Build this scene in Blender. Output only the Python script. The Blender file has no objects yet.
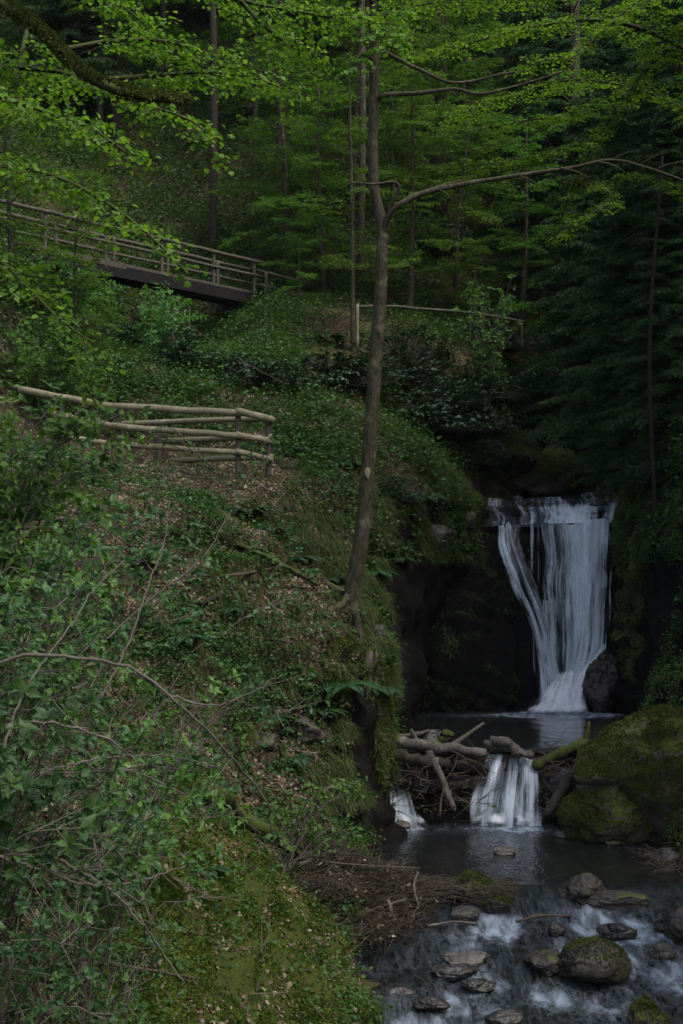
import bpy, math, random
import numpy as np
from mathutils import Vector, Matrix
from mathutils.bvhtree import BVHTree

# ------------------------------------------------------------------ basics
SC = bpy.context.scene
COL = SC.collection
F, CX, HY, EYE = 1407.0, 341.5, 560.0, 5.0      # focal length in pixels, principal column, horizon row, eye height
rng = np.random.default_rng(11)

def P(px, py, d):
    """point of the valley seen at photo column px, row py, at distance d (metres) from the eye"""
    return np.array([(px - CX) / F * d, d, EYE + (HY - py) / F * d])

def nz(v):
    v = np.asarray(v, float)
    n = np.linalg.norm(v, axis=-1, keepdims=True)
    return v / np.maximum(n, 1e-9)

def _h(ix, iy, iz, seed):
    with np.errstate(over='ignore'):
        n = (ix.astype(np.uint32) * np.uint32(374761393) + iy.astype(np.uint32) * np.uint32(668265263)
             + iz.astype(np.uint32) * np.uint32(2147483647) + np.uint32((seed * 144665 + 17) & 0xffffffff))
        n = (n ^ (n >> np.uint32(13))) * np.uint32(1274126177)
        n = (n ^ (n >> np.uint32(15))) * np.uint32(2246822519)
        n = n ^ (n >> np.uint32(16))
    return n.astype(np.float64) / 4294967295.0 * 2 - 1

def vnoise(p, seed=0):
    p = np.asarray(p, float)
    i = np.floor(p).astype(np.int64) + 100000
    f = p - np.floor(p)
    f = f * f * (3 - 2 * f)
    r = 0
    for dx in (0, 1):
        wx = f[:, 0] if dx else 1 - f[:, 0]
        for dy in (0, 1):
            wy = f[:, 1] if dy else 1 - f[:, 1]
            for dz in (0, 1):
                wz = f[:, 2] if dz else 1 - f[:, 2]
                r = r + wx * wy * wz * _h(i[:, 0] + dx, i[:, 1] + dy, i[:, 2] + dz, seed)
    return r

def fbm(p, octv=4, seed=0, gain=.5):
    p = np.asarray(p, float)
    a, s, t = 1.0, 0, 0
    for k in range(octv):
        s = s + a * vnoise(p * (2.03 ** k) + k * 7.7, seed + k)
        t += a
        a *= gain
    return s / t

# ------------------------------------------------------------------ objects
def tag(o, label=None, cat=None, group=None, kind=None):
    if label: o['label'] = label
    if cat: o['category'] = cat
    if group: o['group'] = group
    if kind: o['kind'] = kind
    return o

def thing(name, label, cat, loc, group=None):
    o = bpy.data.objects.new(name, None)
    o.empty_display_size = .2
    COL.objects.link(o)
    o.location = Vector([float(c) for c in loc])
    return tag(o, label, cat, group)

class MB:
    """collects vertices and faces, builds one mesh object"""
    def __init__(s):
        s.v, s.q, s.t, s.a, s.n = [], [], [], [], 0
        s.uv = []
    def add(s, v, q=None, t=None, a=None, uv=None):
        v = np.asarray(v, float).reshape(-1, 3)
        s.v.append(v)
        if q is not None and len(q): s.q.append(np.asarray(q, np.int64).reshape(-1, 4) + s.n)
        if t is not None and len(t): s.t.append(np.asarray(t, np.int64).reshape(-1, 3) + s.n)
        s.a.append(np.full(len(v), .5) if a is None else np.broadcast_to(np.asarray(a, float), (len(v),)).copy())
        s.uv.append(np.zeros((len(v), 2)) if uv is None else uv)
        s.n += len(v)
    def mesh(s, name, mat, origin=(0, 0, 0), smooth=True, attrs=None):
        V = np.concatenate(s.v) - np.asarray(origin, float)
        q = np.concatenate(s.q) if s.q else np.zeros((0, 4), np.int64)
        t = np.concatenate(s.t) if s.t else np.zeros((0, 3), np.int64)
        me = bpy.data.meshes.new(name)
        me.vertices.add(len(V)); me.vertices.foreach_set('co', V.astype(np.float32).ravel())
        nl = len(q) * 4 + len(t) * 3
        me.loops.add(nl)
        li = np.concatenate([q.ravel(), t.ravel()]).astype(np.int32)
        me.loops.foreach_set('vertex_index', li)
        me.polygons.add(len(q) + len(t))
        st = np.concatenate([np.arange(len(q)) * 4, len(q) * 4 + np.arange(len(t)) * 3]).astype(np.int32)
        me.polygons.foreach_set('loop_start', st)
        me.polygons.foreach_set('use_smooth', np.full(len(st), smooth))
        me.update(calc_edges=True)
        at = me.attributes.new('rnd', 'FLOAT', 'POINT')
        at.data.foreach_set('value', np.concatenate(s.a).astype(np.float32))
        U = np.concatenate(s.uv)
        if np.any(U):
            u = me.uv_layers.new(name='UVMap')
            u.data.foreach_set('uv', U[li].astype(np.float32).ravel())
        for k, val in (attrs or {}).items():
            at = me.attributes.new(k, 'FLOAT', 'POINT')
            at.data.foreach_set('value', np.asarray(val, np.float32))
        if mat: me.materials.append(mat)
        return me
    def build(s, name, mat, parent=None, smooth=True, attrs=None, label=None):
        org = (0, 0, 0) if parent is None else _wloc(parent)
        me = s.mesh(name, mat, org, smooth, attrs)
        o = bpy.data.objects.new(name, me)
        COL.objects.link(o)
        if parent is not None: o.parent = parent
        if label: o['label'] = label
        return o

def _wloc(o):
    l = np.array(o.location)
    while o.parent is not None:
        o = o.parent
        l = l + np.array(o.location)
    return l

def copy_tree(o, parent=None):
    c = o.copy(); COL.objects.link(c); c.parent = parent
    for ch in [x for x in COL.objects if x.parent == o]: copy_tree(ch, c)
    return c

def resample(pts, n):
    pts = np.asarray(pts, float)
    # Catmull-Rom through the points, n samples
    if len(pts) > 2:
        e = np.vstack([2 * pts[0] - pts[1], pts, 2 * pts[-1] - pts[-2]])
        out = []
        for k in range(1, len(e) - 2):
            t = np.linspace(0, 1, 9)[:-1, None]
            a, b, c, d = e[k - 1], e[k], e[k + 1], e[k + 2]
            out.append(.5 * (2 * b + (c - a) * t + (2 * a - 5 * b + 4 * c - d) * t ** 2 + (3 * b - a - 3 * c + d) * t ** 3))
        pts = np.vstack(out + [e[-2][None]])
    s = np.r_[0, np.cumsum(np.linalg.norm(np.diff(pts, axis=0), axis=1))]
    u = np.linspace(0, s[-1], n)
    return np.stack([np.interp(u, s, pts[:, k]) for k in range(pts.shape[1])], 1)

def tube(mb, pts, r, sides=8, a=.5, rough=0, seed=0, cap=True):
    """tapering tube through pts; r array of radii"""
    pts = np.asarray(pts, float); n = len(pts)
    r = np.broadcast_to(np.asarray(r, float), (n,))
    T = nz(np.gradient(pts, axis=0))
    ref = np.array([0, 0, 1.0]) if abs(T[0][2]) < .8 else np.array([1.0, 0, 0])
    N = np.zeros((n, 3)); N[0] = nz(np.cross(T[0], ref))
    for k in range(1, n):
        v = N[k - 1] - T[k] * np.dot(N[k - 1], T[k])
        N[k] = nz(v)
    B = np.cross(T, N)
    an = np.linspace(0, 2 * np.pi, sides, endpoint=False)
    ring = np.cos(an)[None, :, None] * N[:, None] + np.sin(an)[None, :, None] * B[:, None]
    rr = r[:, None] * np.ones((1, sides))
    if rough:
        pp = (pts[:, None] + ring * r[:, None, None]).reshape(-1, 3)
        rr = rr * (1 + rough * (fbm(pp * (1.1 / max(r.max(), .02)), 3, seed).reshape(n, sides)
                                + .5 * vnoise(pp * np.array([4, 4, 1.2]) / max(r.max(), .02) * .6, seed + 9).reshape(n, sides)))
    V = pts[:, None] + ring * rr[:, :, None]
    i = np.arange(n - 1)[:, None] * sides; j = np.arange(sides)[None]
    j2 = (j + 1) % sides
    q = np.stack([i + j, i + j2, i + sides + j2, i + sides + j], -1).reshape(-1, 4)
    V = V.reshape(-1, 3)
    t = None
    if cap:
        V = np.vstack([V, pts[0] - T[0] * r[0] * .2, pts[-1] + T[-1] * r[-1] * .3])
        c0, c1 = n * sides, n * sides + 1
        jj = np.arange(sides); jn = (jj + 1) % sides
        t = np.vstack([np.stack([np.full(sides, c0), jn, jj], 1), np.stack([np.full(sides, c1), (n - 1) * sides + jj, (n - 1) * sides + jn], 1)])
    mb.add(V, q, t, a)

def sticks(mb, A, B, r0, r1, a=.5, sides=3):
    """many straight thin sticks at once"""
    A = np.asarray(A, float); B = np.asarray(B, float); n = len(A)
    if not n: return
    T = nz(B - A)
    ref = np.where(np.abs(T[:, 2:3]) < .8, np.array([[0, 0, 1.0]]), np.array([[1.0, 0, 0]]))
    N = nz(np.cross(T, ref)); Bn = np.cross(T, N)
    an = np.linspace(0, 2 * np.pi, sides, endpoint=False)
    ring = np.cos(an)[None, :, None] * N[:, None] + np.sin(an)[None, :, None] * Bn[:, None]
    r0 = np.broadcast_to(np.asarray(r0, float), (n,))[:, None, None]; r1 = np.broadcast_to(np.asarray(r1, float), (n,))[:, None, None]
    V = np.concatenate([A[:, None] + ring * r0, B[:, None] + ring * r1], 1)
    base = np.arange(n)[:, None] * (2 * sides); j = np.arange(sides)[None]; j2 = (j + 1) % sides
    q = np.stack([base + j, base + j2, base + sides + j2, base + sides + j], -1).reshape(-1, 4)
    av = np.repeat(np.broadcast_to(np.asarray(a, float), (n,)), 2 * sides)
    mb.add(V.reshape(-1, 3), q, None, av)

OVATE = (np.array([0, .28, .68, 1.0, .68, .28]), np.array([0, -.42, -.36, 0, .36, .42]), [[0, 3, 2, 1], [0, 5, 4, 3]])
ELDER = (np.array([0, .18, .48, .8, 1.0, .8, .48, .18, .5]), np.array([0, -.17, -.27, -.13, 0, .13, .27, .17, 0]), [[0, 8, 2, 1], [8, 4, 3, 2], [0, 7, 6, 8], [8, 6, 5, 4]])
LANCE = (np.array([0, .35, .75, 1.0, .75, .35]), np.array([0, -.2, -.15, 0, .15, .2]), [[0, 3, 2, 1], [0, 5, 4, 3]])
DIAM = (np.array([0, .45, 1.0, .45]), np.array([0, -.4, 0, .4]), [[0, 3, 2, 1]])
BLADE = (np.array([0, .5, 1.0, .5]), np.array([-.05, -.09, 0, .07]), [[0, 3, 2, 1]])

def leaves(mb, pos, d, n, size, shape=OVATE, rnd=None, fold=.22, curl=.15, width=1.0):
    pos = np.asarray(pos, float); N = len(pos)
    if not N: return
    d = nz(d); n = np.asarray(n, float)
    s = nz(np.cross(d, n)); n = np.cross(s, d)
    size = np.broadcast_to(np.asarray(size, float), (N,))[:, None, None]
    L, W, fq = shape
    W = W * width
    V = (pos[:, None] + size * (L[None, :, None] * d[:, None] + W[None, :, None] * s[:, None]
         + (np.abs(W)[None, :, None] * fold - (L ** 2)[None, :, None] * curl) * n[:, None]))
    k = len(L)
    fq = np.array(fq)
    q = (np.arange(N)[:, None, None] * k + fq[None]).reshape(-1, 4)
    rnd = rng.random(N) if rnd is None else rnd
    mb.add(V.reshape(-1, 3), q, None, np.repeat(rnd, k))

# ------------------------------------------------------------------ materials
class NT:
    def __init__(s, name):
        s.m = bpy.data.materials.new(name); s.m.use_nodes = True
        s.t = s.m.node_tree; s.t.nodes.clear()
        s.out = s.n('ShaderNodeOutputMaterial')
    def n(s, typ, inp=None, **kw):
        nd = s.t.nodes.new(typ)
        for k, v in kw.items(): setattr(nd, k, v)
        for k, v in (inp or {}).items():
            if isinstance(v, bpy.types.NodeSocket): s.t.links.new(v, nd.inputs[k])
            else: nd.inputs[k].default_value = v
        return nd
    def link(s, a, b): s.t.links.new(a, b)
    def attr(s, name): return s.n('ShaderNodeAttribute', attribute_name=name).outputs['Fac']
    def obj(s): return s.n('ShaderNodeTexCoord').outputs['Object']
    def noise(s, co, scale, detail=4, rough=.55, dist=0):
        return s.n('ShaderNodeTexNoise', {'Vector': co, 'Scale': scale, 'Detail': detail, 'Roughness': rough, 'Distortion': dist}).outputs['Fac']
    def ramp(s, f, stops):
        r = s.n('ShaderNodeValToRGB', {'Fac': f}); cr = r.color_ramp
        while len(cr.elements) < len(stops): cr.elements.new(.5)
        for e, (p, c) in zip(cr.elements, stops):
            e.position = p; e.color = (c, c, c, 1) if isinstance(c, (int, float)) else (*c, 1)
        return r.outputs['Color']
    def mix(s, f, a, b, bt='MIX'):
        m = s.n('ShaderNodeMix', data_type='RGBA', blend_type=bt)
        for sock, v in ((m.inputs['Factor'], f), (m.inputs[6], a), (m.inputs[7], b)):
            if isinstance(v, bpy.types.NodeSocket): s.link(v, sock)
            else: sock.default_value = v if isinstance(v, (int, float)) else (*v, 1)
        return m.outputs[2]
    def math(s, op, a, b=0.0, c=None, clamp=False):
        m = s.n('ShaderNodeMath', operation=op, use_clamp=clamp)
        for k, v in enumerate((a, b) if c is None else (a, b, c)):
            if isinstance(v, bpy.types.NodeSocket): s.link(v, m.inputs[k])
            else: m.inputs[k].default_value = v
        return m.outputs[0]
    def bump(s, h, strength=.5, dist=.02):
        return s.n('ShaderNodeBump', {'Height': h, 'Strength': strength, 'Distance': dist}).outputs['Normal']
    def done(s, sh): s.link(sh, s.out.inputs['Surface']); return s.m

def leaf_mat(name, c0, c1, c2=None, trans=.45, rough=.5, spec=.35):
    t = NT(name)
    r = t.attr('rnd')
    stops = [(0, c0), (1, c1)] if c2 is None else [(0, c0), (.6, c1), (1, c2)]
    col = t.ramp(r, stops)
    oi = t.n('ShaderNodeObjectInfo').outputs['Random']
    hsv = t.n('ShaderNodeHueSaturation', {'Color': col, 'Hue': t.math('MULTIPLY_ADD', oi, .03, .485), 'Value': t.math('MULTIPLY_ADD', oi, .35, .82)}).outputs['Color']
    p = t.n('ShaderNodeBsdfPrincipled', {'Base Color': hsv, 'Roughness': rough, 'Specular IOR Level': spec})
    tc = t.mix(1.0, hsv, (1.15, 1.25, .45), 'MULTIPLY')
    tr = t.n('ShaderNodeBsdfTranslucent', {'Color': tc})
    return t.done(t.n('ShaderNodeMixShader', {0: trans, 1: p.outputs[0], 2: tr.outputs[0]}).outputs[0])

def bark_mat(name, base, light, moss=0.0, mosscol=(.05, .075, .012), scale=1.0, patch=.35):
    t = NT(name); co = t.obj()
    st = t.n('ShaderNodeMapping', {'Vector': co, 'Scale': (1, 1, .3)}).outputs[0]
    n1 = t.noise(st, 22 * scale, 5, .65)
    n2 = t.noise(co, 3.5 * scale, 4, .6)
    c = t.mix(t.ramp(n1, [(.35, 0.), (.7, 1.)]), base, tuple(.55 * b + .45 * l for b, l in zip(base, light)))
    c = t.mix(t.math('MULTIPLY', t.ramp(n2, [(.55, 0.), (.7, 1.)]), patch * 2, clamp=True), c, light)
    if moss:
        nn = t.noise(co, 5 * scale, 4, .6)
        up = t.n('ShaderNodeSeparateXYZ', {0: t.n('ShaderNodeNewGeometry').outputs['Normal']}).outputs['Z']
        m = t.math('ADD', t.math('MULTIPLY_ADD', up, .25, moss - .5), nn)
        c = t.mix(t.ramp(m, [(.48, 0.), (.62, 1.)]), c, t.mix(n1, tuple(.6 * x for x in mosscol), tuple(1.5 * x for x in mosscol)))
    p = t.n('ShaderNodeBsdfPrincipled', {'Base Color': c, 'Roughness': .85, 'Specular IOR Level': .25, 'Normal': t.bump(n1, .7, .02)})
    return t.done(p.outputs[0])

def rock_mat(name, dark, light, moss=.0, wet=.0, mosscol=(.055, .08, .012)):
    t = NT(name); co = t.obj()
    n1 = t.noise(co, 3.2, 8, .62, .3)
    n2 = t.noise(co, 16, 6, .65)
    vo = t.n('ShaderNodeTexVoronoi', {'Vector': co, 'Scale': 2.2}, feature='DISTANCE_TO_EDGE').outputs['Distance']
    c = t.mix(t.ramp(n1, [(.36, 0.), (.66, 1.)]), dark, light)
    c = t.mix(t.ramp(n2, [(.52, 0.), (.72, .55)]), c, tuple(min(1, l * 1.5 + .01) for l in light))
    g = t.n('ShaderNodeNewGeometry')
    up = t.n('ShaderNodeSeparateXYZ', {0: g.outputs['Normal']}).outputs['Z']
    h = t.math('ADD', t.math('MULTIPLY', n1, .6), t.math('MULTIPLY', n2, .4))
    rough = .75 - .5 * wet
    if moss > 0:
        mm = t.math('ADD', t.math('MULTIPLY_ADD', up, .28, moss - .5), t.noise(co, 2.6, 6, .68))
        mk = t.ramp(mm, [(.50, 0.), (.60, 1.)])
        fine = t.noise(co, 60, 3, .6)
        mc = t.mix(t.ramp(t.noise(co, 7, 4, .6), [(.3, 0.), (.7, 1.)]), tuple(.55 * x for x in mosscol), tuple(1.7 * x for x in mosscol))
        c = t.mix(mk, c, mc)
        h = t.math('ADD', h, t.math('MULTIPLY', t.math('MULTIPLY', fine, .6), mk))
        rough = t.math('MULTIPLY_ADD', mk, .9 - rough, rough)
    p = t.n('ShaderNodeBsdfPrincipled', {'Base Color': c, 'Roughness': rough, 'Specular IOR Level': .1 + .5 * wet, 'Normal': t.bump(h, .8, .05)})
    return t.done(p.outputs[0])

M = {}
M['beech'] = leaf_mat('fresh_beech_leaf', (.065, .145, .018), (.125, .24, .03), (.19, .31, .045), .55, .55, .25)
M['beech_far'] = leaf_mat('darker_beech_leaf', (.045, .11, .018), (.08, .165, .028), (.12, .21, .036), .45, .6, .2)  # darker range of beech greens, used on the farther trees and shrubs
M['spruce'] = leaf_mat('spruce_needle', (.02, .045, .018), (.042, .085, .028), None, .12, .8, .05)
M['rhodo'] = leaf_mat('glossy_evergreen_leaf', (.016, .045, .018), (.03, .07, .024), (.05, .10, .04), .15, .45, .3)
M['elder'] = leaf_mat('young_shrub_leaf', (.048, .125, .026), (.085, .19, .038), (.14, .26, .05), .45, .45, .35)
M['ivy'] = leaf_mat('ground_plant_leaf', (.025, .06, .016), (.045, .095, .02), (.085, .14, .03), .3, .55, .2)
M['grass'] = leaf_mat('bank_grass', (.035, .055, .012), (.065, .09, .02), (.13, .13, .055), .3, .6, .3)
M['fern'] = leaf_mat('fern_frond_green', (.018, .05, .018), (.03, .075, .025), (.05, .10, .03), .3, .55, .25)
M['moss_olive'] = leaf_mat('olive_moss_tuft', (.035, .048, .012), (.068, .086, .02), (.11, .125, .036), .2, .85, .1)
M['shade'] = leaf_mat('bluish_shrub_leaf', (.020, .058, .016), (.04, .098, .026), (.085, .165, .045), .35, .45, .3)
M['moss'] = leaf_mat('moss_tuft', (.035, .055, .010), (.078, .112, .016), (.12, .15, .026), .3, .8, .15)
M['litter'] = leaf_mat('dry_leaf', (.07, .045, .025), (.17, .125, .08), (.36, .31, .225), .2, .7, .2)
M['twig'] = bark_mat('dead_twig', (.06, .045, .032), (.15, .12, .085), 0.06)
M['debris'] = bark_mat('damp_debris', (.03, .024, .016), (.11, .09, .065), .12)
M['bark'] = bark_mat('grey_brown_bark', (.02, .015, .009), (.13, .11, .075), .38, (.045, .055, .012), patch=.4)
M['bark_dark'] = bark_mat('dark_conifer_bark', (.018, .013, .009), (.045, .036, .026), .25, patch=.3)
M['bark_moss'] = bark_mat('mossy_bark', (.02, .017, .010), (.05, .045, .024), .62, (.04, .055, .009))
M['shrubwood'] = bark_mat('shrub_stem', (.07, .06, .045), (.2, .18, .145), .08)
M['driftwood'] = bark_mat('weathered_driftwood', (.05, .042, .033), (.22, .20, .17), .22, patch=.35)
M['darklog'] = bark_mat('wet_dark_log', (.022, .018, .014), (.055, .045, .035), .12)
M['rail'] = bark_mat('peeled_pole_wood', (.15, .13, .075), (.30, .27, .18), 0.16, (.08, .10, .03), scale=.8, patch=.5)
M['post'] = bark_mat('aged_post_wood', (.07, .06, .045), (.12, .11, .085), .1)
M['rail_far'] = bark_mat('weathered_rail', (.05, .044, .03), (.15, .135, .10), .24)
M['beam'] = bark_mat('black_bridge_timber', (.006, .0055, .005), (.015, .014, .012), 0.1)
M['rock'] = rock_mat('mossy_rock', (.014, .012, .009), (.06, .052, .04), .24, .45)
M['rock_wet'] = rock_mat('wet_dark_rock', (.010, .009, .008), (.04, .036, .03), .0, .75)
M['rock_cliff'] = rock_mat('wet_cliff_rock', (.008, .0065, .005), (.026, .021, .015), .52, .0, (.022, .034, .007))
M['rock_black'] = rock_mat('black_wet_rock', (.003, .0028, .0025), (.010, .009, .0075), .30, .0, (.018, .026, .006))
M['rock_moss'] = rock_mat('moss_covered_rock', (.03, .026, .018), (.10, .088, .065), .43, .1, (.045, .058, .010))
M['rock_grey'] = rock_mat('grey_river_stone', (.018, .016, .013), (.08, .072, .06), .14, .5)
M['rock_pale'] = rock_mat('pale_river_stone', (.035, .032, .027), (.12, .11, .095), .12, .5)
M['rock_red'] = rock_mat('reddish_wet_rock', (.014, .010, .009), (.05, .034, .028), .0, .6)
M['stone'] = rock_mat('stacked_stone', (.05, .045, .035), (.13, .115, .095), .25, 0)

def ground_mat():
    t = NT('forest_ground'); co = t.obj()
    mo, ro = t.attr('moss'), t.attr('rock')
    n1 = t.noise(co, 1.3, 8, .65); n2 = t.noise(co, 9, 6, .65); n3 = t.noise(co, 45, 4, .6)
    vo = t.n('ShaderNodeTexVoronoi', {'Vector': t.n('ShaderNodeMapping', {'Vector': co, 'Scale': (1, 1, .7)}).outputs[0], 'Scale': 17.0, 'Randomness': 1.0})
    cell = t.n('ShaderNodeSeparateColor', {0: vo.outputs['Color']})
    leafc = t.ramp(cell.outputs[0], [(0, (.022, .015, .009)), (.55, (.05, .035, .02)), (.85, (.10, .072, .044)), (1, (.2, .155, .105))])
    soil = t.ramp(n2, [(.3, (.014, .011, .007)), (.7, (.045, .034, .022))])
    c = t.mix(t.ramp(t.math('ADD', t.math('MULTIPLY', n2, .5), t.math('MULTIPLY', n1, .5)), [(.42, 0.), (.56, 1.)]), soil, leafc)
    green = t.ramp(n3, [(.3, (.02, .035, .008)), (.7, (.05, .075, .014))])
    c = t.mix(t.ramp(t.math('ADD', n1, t.math('MULTIPLY_ADD', n2, .35, -.17)), [(.5, 0.), (.62, .8)]), c, green)
    mc = t.mix(n2, t.ramp(n3, [(.35, (.012, .02, .004)), (.7, (.06, .08, .012))]), (.055, .062, .014))
    c = t.mix(t.ramp(t.math('ADD', t.math('MULTIPLY_ADD', mo, .9, -.42), n2), [(.45, 0.), (.6, 1.)]), c, mc)
    rc = t.ramp(t.noise(co, 4, 8, .65, .4), [(.35, (.003, .0028, .0025)), (.7, (.012, .0105, .009))])
    rk = t.ramp(t.math('ADD', t.math('MULTIPLY_ADD', ro, 1.0, -.45), n1), [(.45, 0.), (.6, 1.)])
    c = t.mix(rk, c, rc)
    h = t.math('ADD', t.math('MULTIPLY', n2, .6), t.math('MULTIPLY', n3, .35))
    p = t.n('ShaderNodeBsdfPrincipled', {'Base Color': c, 'Roughness': .9, 'Specular IOR Level': .08, 'Normal': t.bump(h, .8, .06)})
    return t.done(p.outputs[0])
M['ground'] = ground_mat()

def water_mat(name, tint, flow=(1, .35, 1), bumpd=.03, foam=True, scale=1.0, bs=.6):
    t = NT(name); co = t.obj()
    mp = t.n('ShaderNodeMapping', {'Vector': co, 'Scale': flow}).outputs[0]
    n1 = t.noise(mp, 6 * scale, 4, .55, .6); n2 = t.noise(mp, 22 * scale, 3, .5)
    nor = t.n('ShaderNodeBump', {'Height': t.math('ADD', n1, t.math('MULTIPLY', n2, .3)), 'Strength': t.math('MULTIPLY_ADD', t.attr('foam'), 1.1, .22), 'Distance': bumpd}).outputs['Normal']
    fr = t.n('ShaderNodeFresnel', {'IOR': 1.33, 'Normal': nor}).outputs[0]
    gl = t.n('ShaderNodeBsdfGlossy', {'Color': (1, 1, 1, 1), 'Roughness': .09, 'Normal': nor})
    tr = t.n('ShaderNodeBsdfTransparent', {'Color': (*tint, 1)})
    df = t.n('ShaderNodeBsdfDiffuse', {'Color': (.014, .015, .010, 1)})
    bodyw = t.n('ShaderNodeMixShader', {0: .35, 1: tr.outputs[0], 2: df.outputs[0]})
    w = t.n('ShaderNodeMixShader', {0: fr, 1: bodyw.outputs[0], 2: gl.outputs[0]})
    sh = w.outputs[0]
    if foam:
        fo = t.attr('foam')
        fl = t.n('ShaderNodeMapping', {'Vector': co, 'Scale': (1, .4, .4)}).outputs[0]
        k = t.noise(fl, 5 * scale, 5, .62, .25)
        blob = t.ramp(t.math('ADD', t.math('MULTIPLY_ADD', fo, .70, -.47), k), [(.50, 0.), (.66, .35), (.85, 1.)])
        fl2 = t.n('ShaderNodeMapping', {'Vector': co, 'Scale': (1, .28, .3)}).outputs[0]
        k2 = t.noise(fl2, 7 * scale, 5, .6, .5); k3 = t.noise(fl2, 15 * scale, 4, .6, .4)
        ln = t.math('MULTIPLY_ADD', t.math('ABSOLUTE', t.math('SUBTRACT', k2, .5)), -13.0, 1.0, clamp=True)
        ln2 = t.math('MULTIPLY_ADD', t.math('ABSOLUTE', t.math('SUBTRACT', k3, .5)), -9.0, 1.0, clamp=True)
        st = t.math('MULTIPLY', t.math('ADD', ln, t.math('MULTIPLY', ln2, .6)), t.math('MULTIPLY_ADD', fo, .16, .02), clamp=True)  # thin foam threads that also paint pale ripple highlights on the water
        m = t.math('MAXIMUM', blob, st)
        wd = t.n('ShaderNodeBsdfPrincipled', {'Base Color': (.50, .60, .72, 1), 'Roughness': .5})
        sh = t.n('ShaderNodeMixShader', {0: t.math('MULTIPLY', m, .5), 1: sh, 2: wd.outputs[0]}).outputs[0]
    return t.done(sh)
M['stream'] = water_mat('stream_water', (.30, .28, .18), bumpd=.10, bs=1.0)
M['pool'] = water_mat('pool_water', (.16, .17, .12), (1, .6, 1), .03, True, 1.0, .5)

def fall_mat(name, col=(.82, .91, 1.0), sx=9.0, sy=.55):
    t = NT(name)
    uv = t.n('ShaderNodeTexCoord').outputs['UV']
    mp = t.n('ShaderNodeMapping', {'Vector': uv, 'Scale': (sx, sy, 1)}).outputs[0]
    mp2 = t.n('ShaderNodeMapping', {'Vector': uv, 'Scale': (sx * 3.1, sy * 1.3, 1)}).outputs[0]
    k = t.math('ADD', t.math('MULTIPLY', t.noise(mp, 1.0, 3, .6, .15), .6), t.math('MULTIPLY', t.noise(mp2, 1.0, 3, .6), .4))
    de = t.attr('dens')
    k = t.math('MULTIPLY_ADD', t.math('SUBTRACT', k, .5), 1.12, .5)
    k = t.math('ADD', k, t.math('MULTIPLY_ADD', t.noise(t.n('ShaderNodeMapping', {'Vector': uv, 'Scale': (1.6, .9, 1)}).outputs[0], 1.5, 4, .6, .6), .5, -.25))
    a = t.ramp(t.math('ADD', k, t.math('SUBTRACT', de, .5)), [(.34, 0.), (.50, .30), (.66, .75), (.85, 1.)])
    p = t.n('ShaderNodeBsdfPrincipled', {'Base Color': (*col, 1), 'Roughness': .4, 'Specular IOR Level': .5})
    tl = t.n('ShaderNodeBsdfTranslucent', {'Color': (*col, 1)})
    s = t.n('ShaderNodeMixShader', {0: .35, 1: p.outputs[0], 2: tl.outputs[0]})
    tr = t.n('ShaderNodeBsdfTransparent')
    return t.done(t.n('ShaderNodeMixShader', {0: a, 1: tr.outputs[0], 2: s.outputs[0]}).outputs[0])
M['fall'] = fall_mat('falling_water')
M['foam'] = fall_mat('splash_foam', (.88, .93, .98), 3.0, 2.0)
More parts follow.
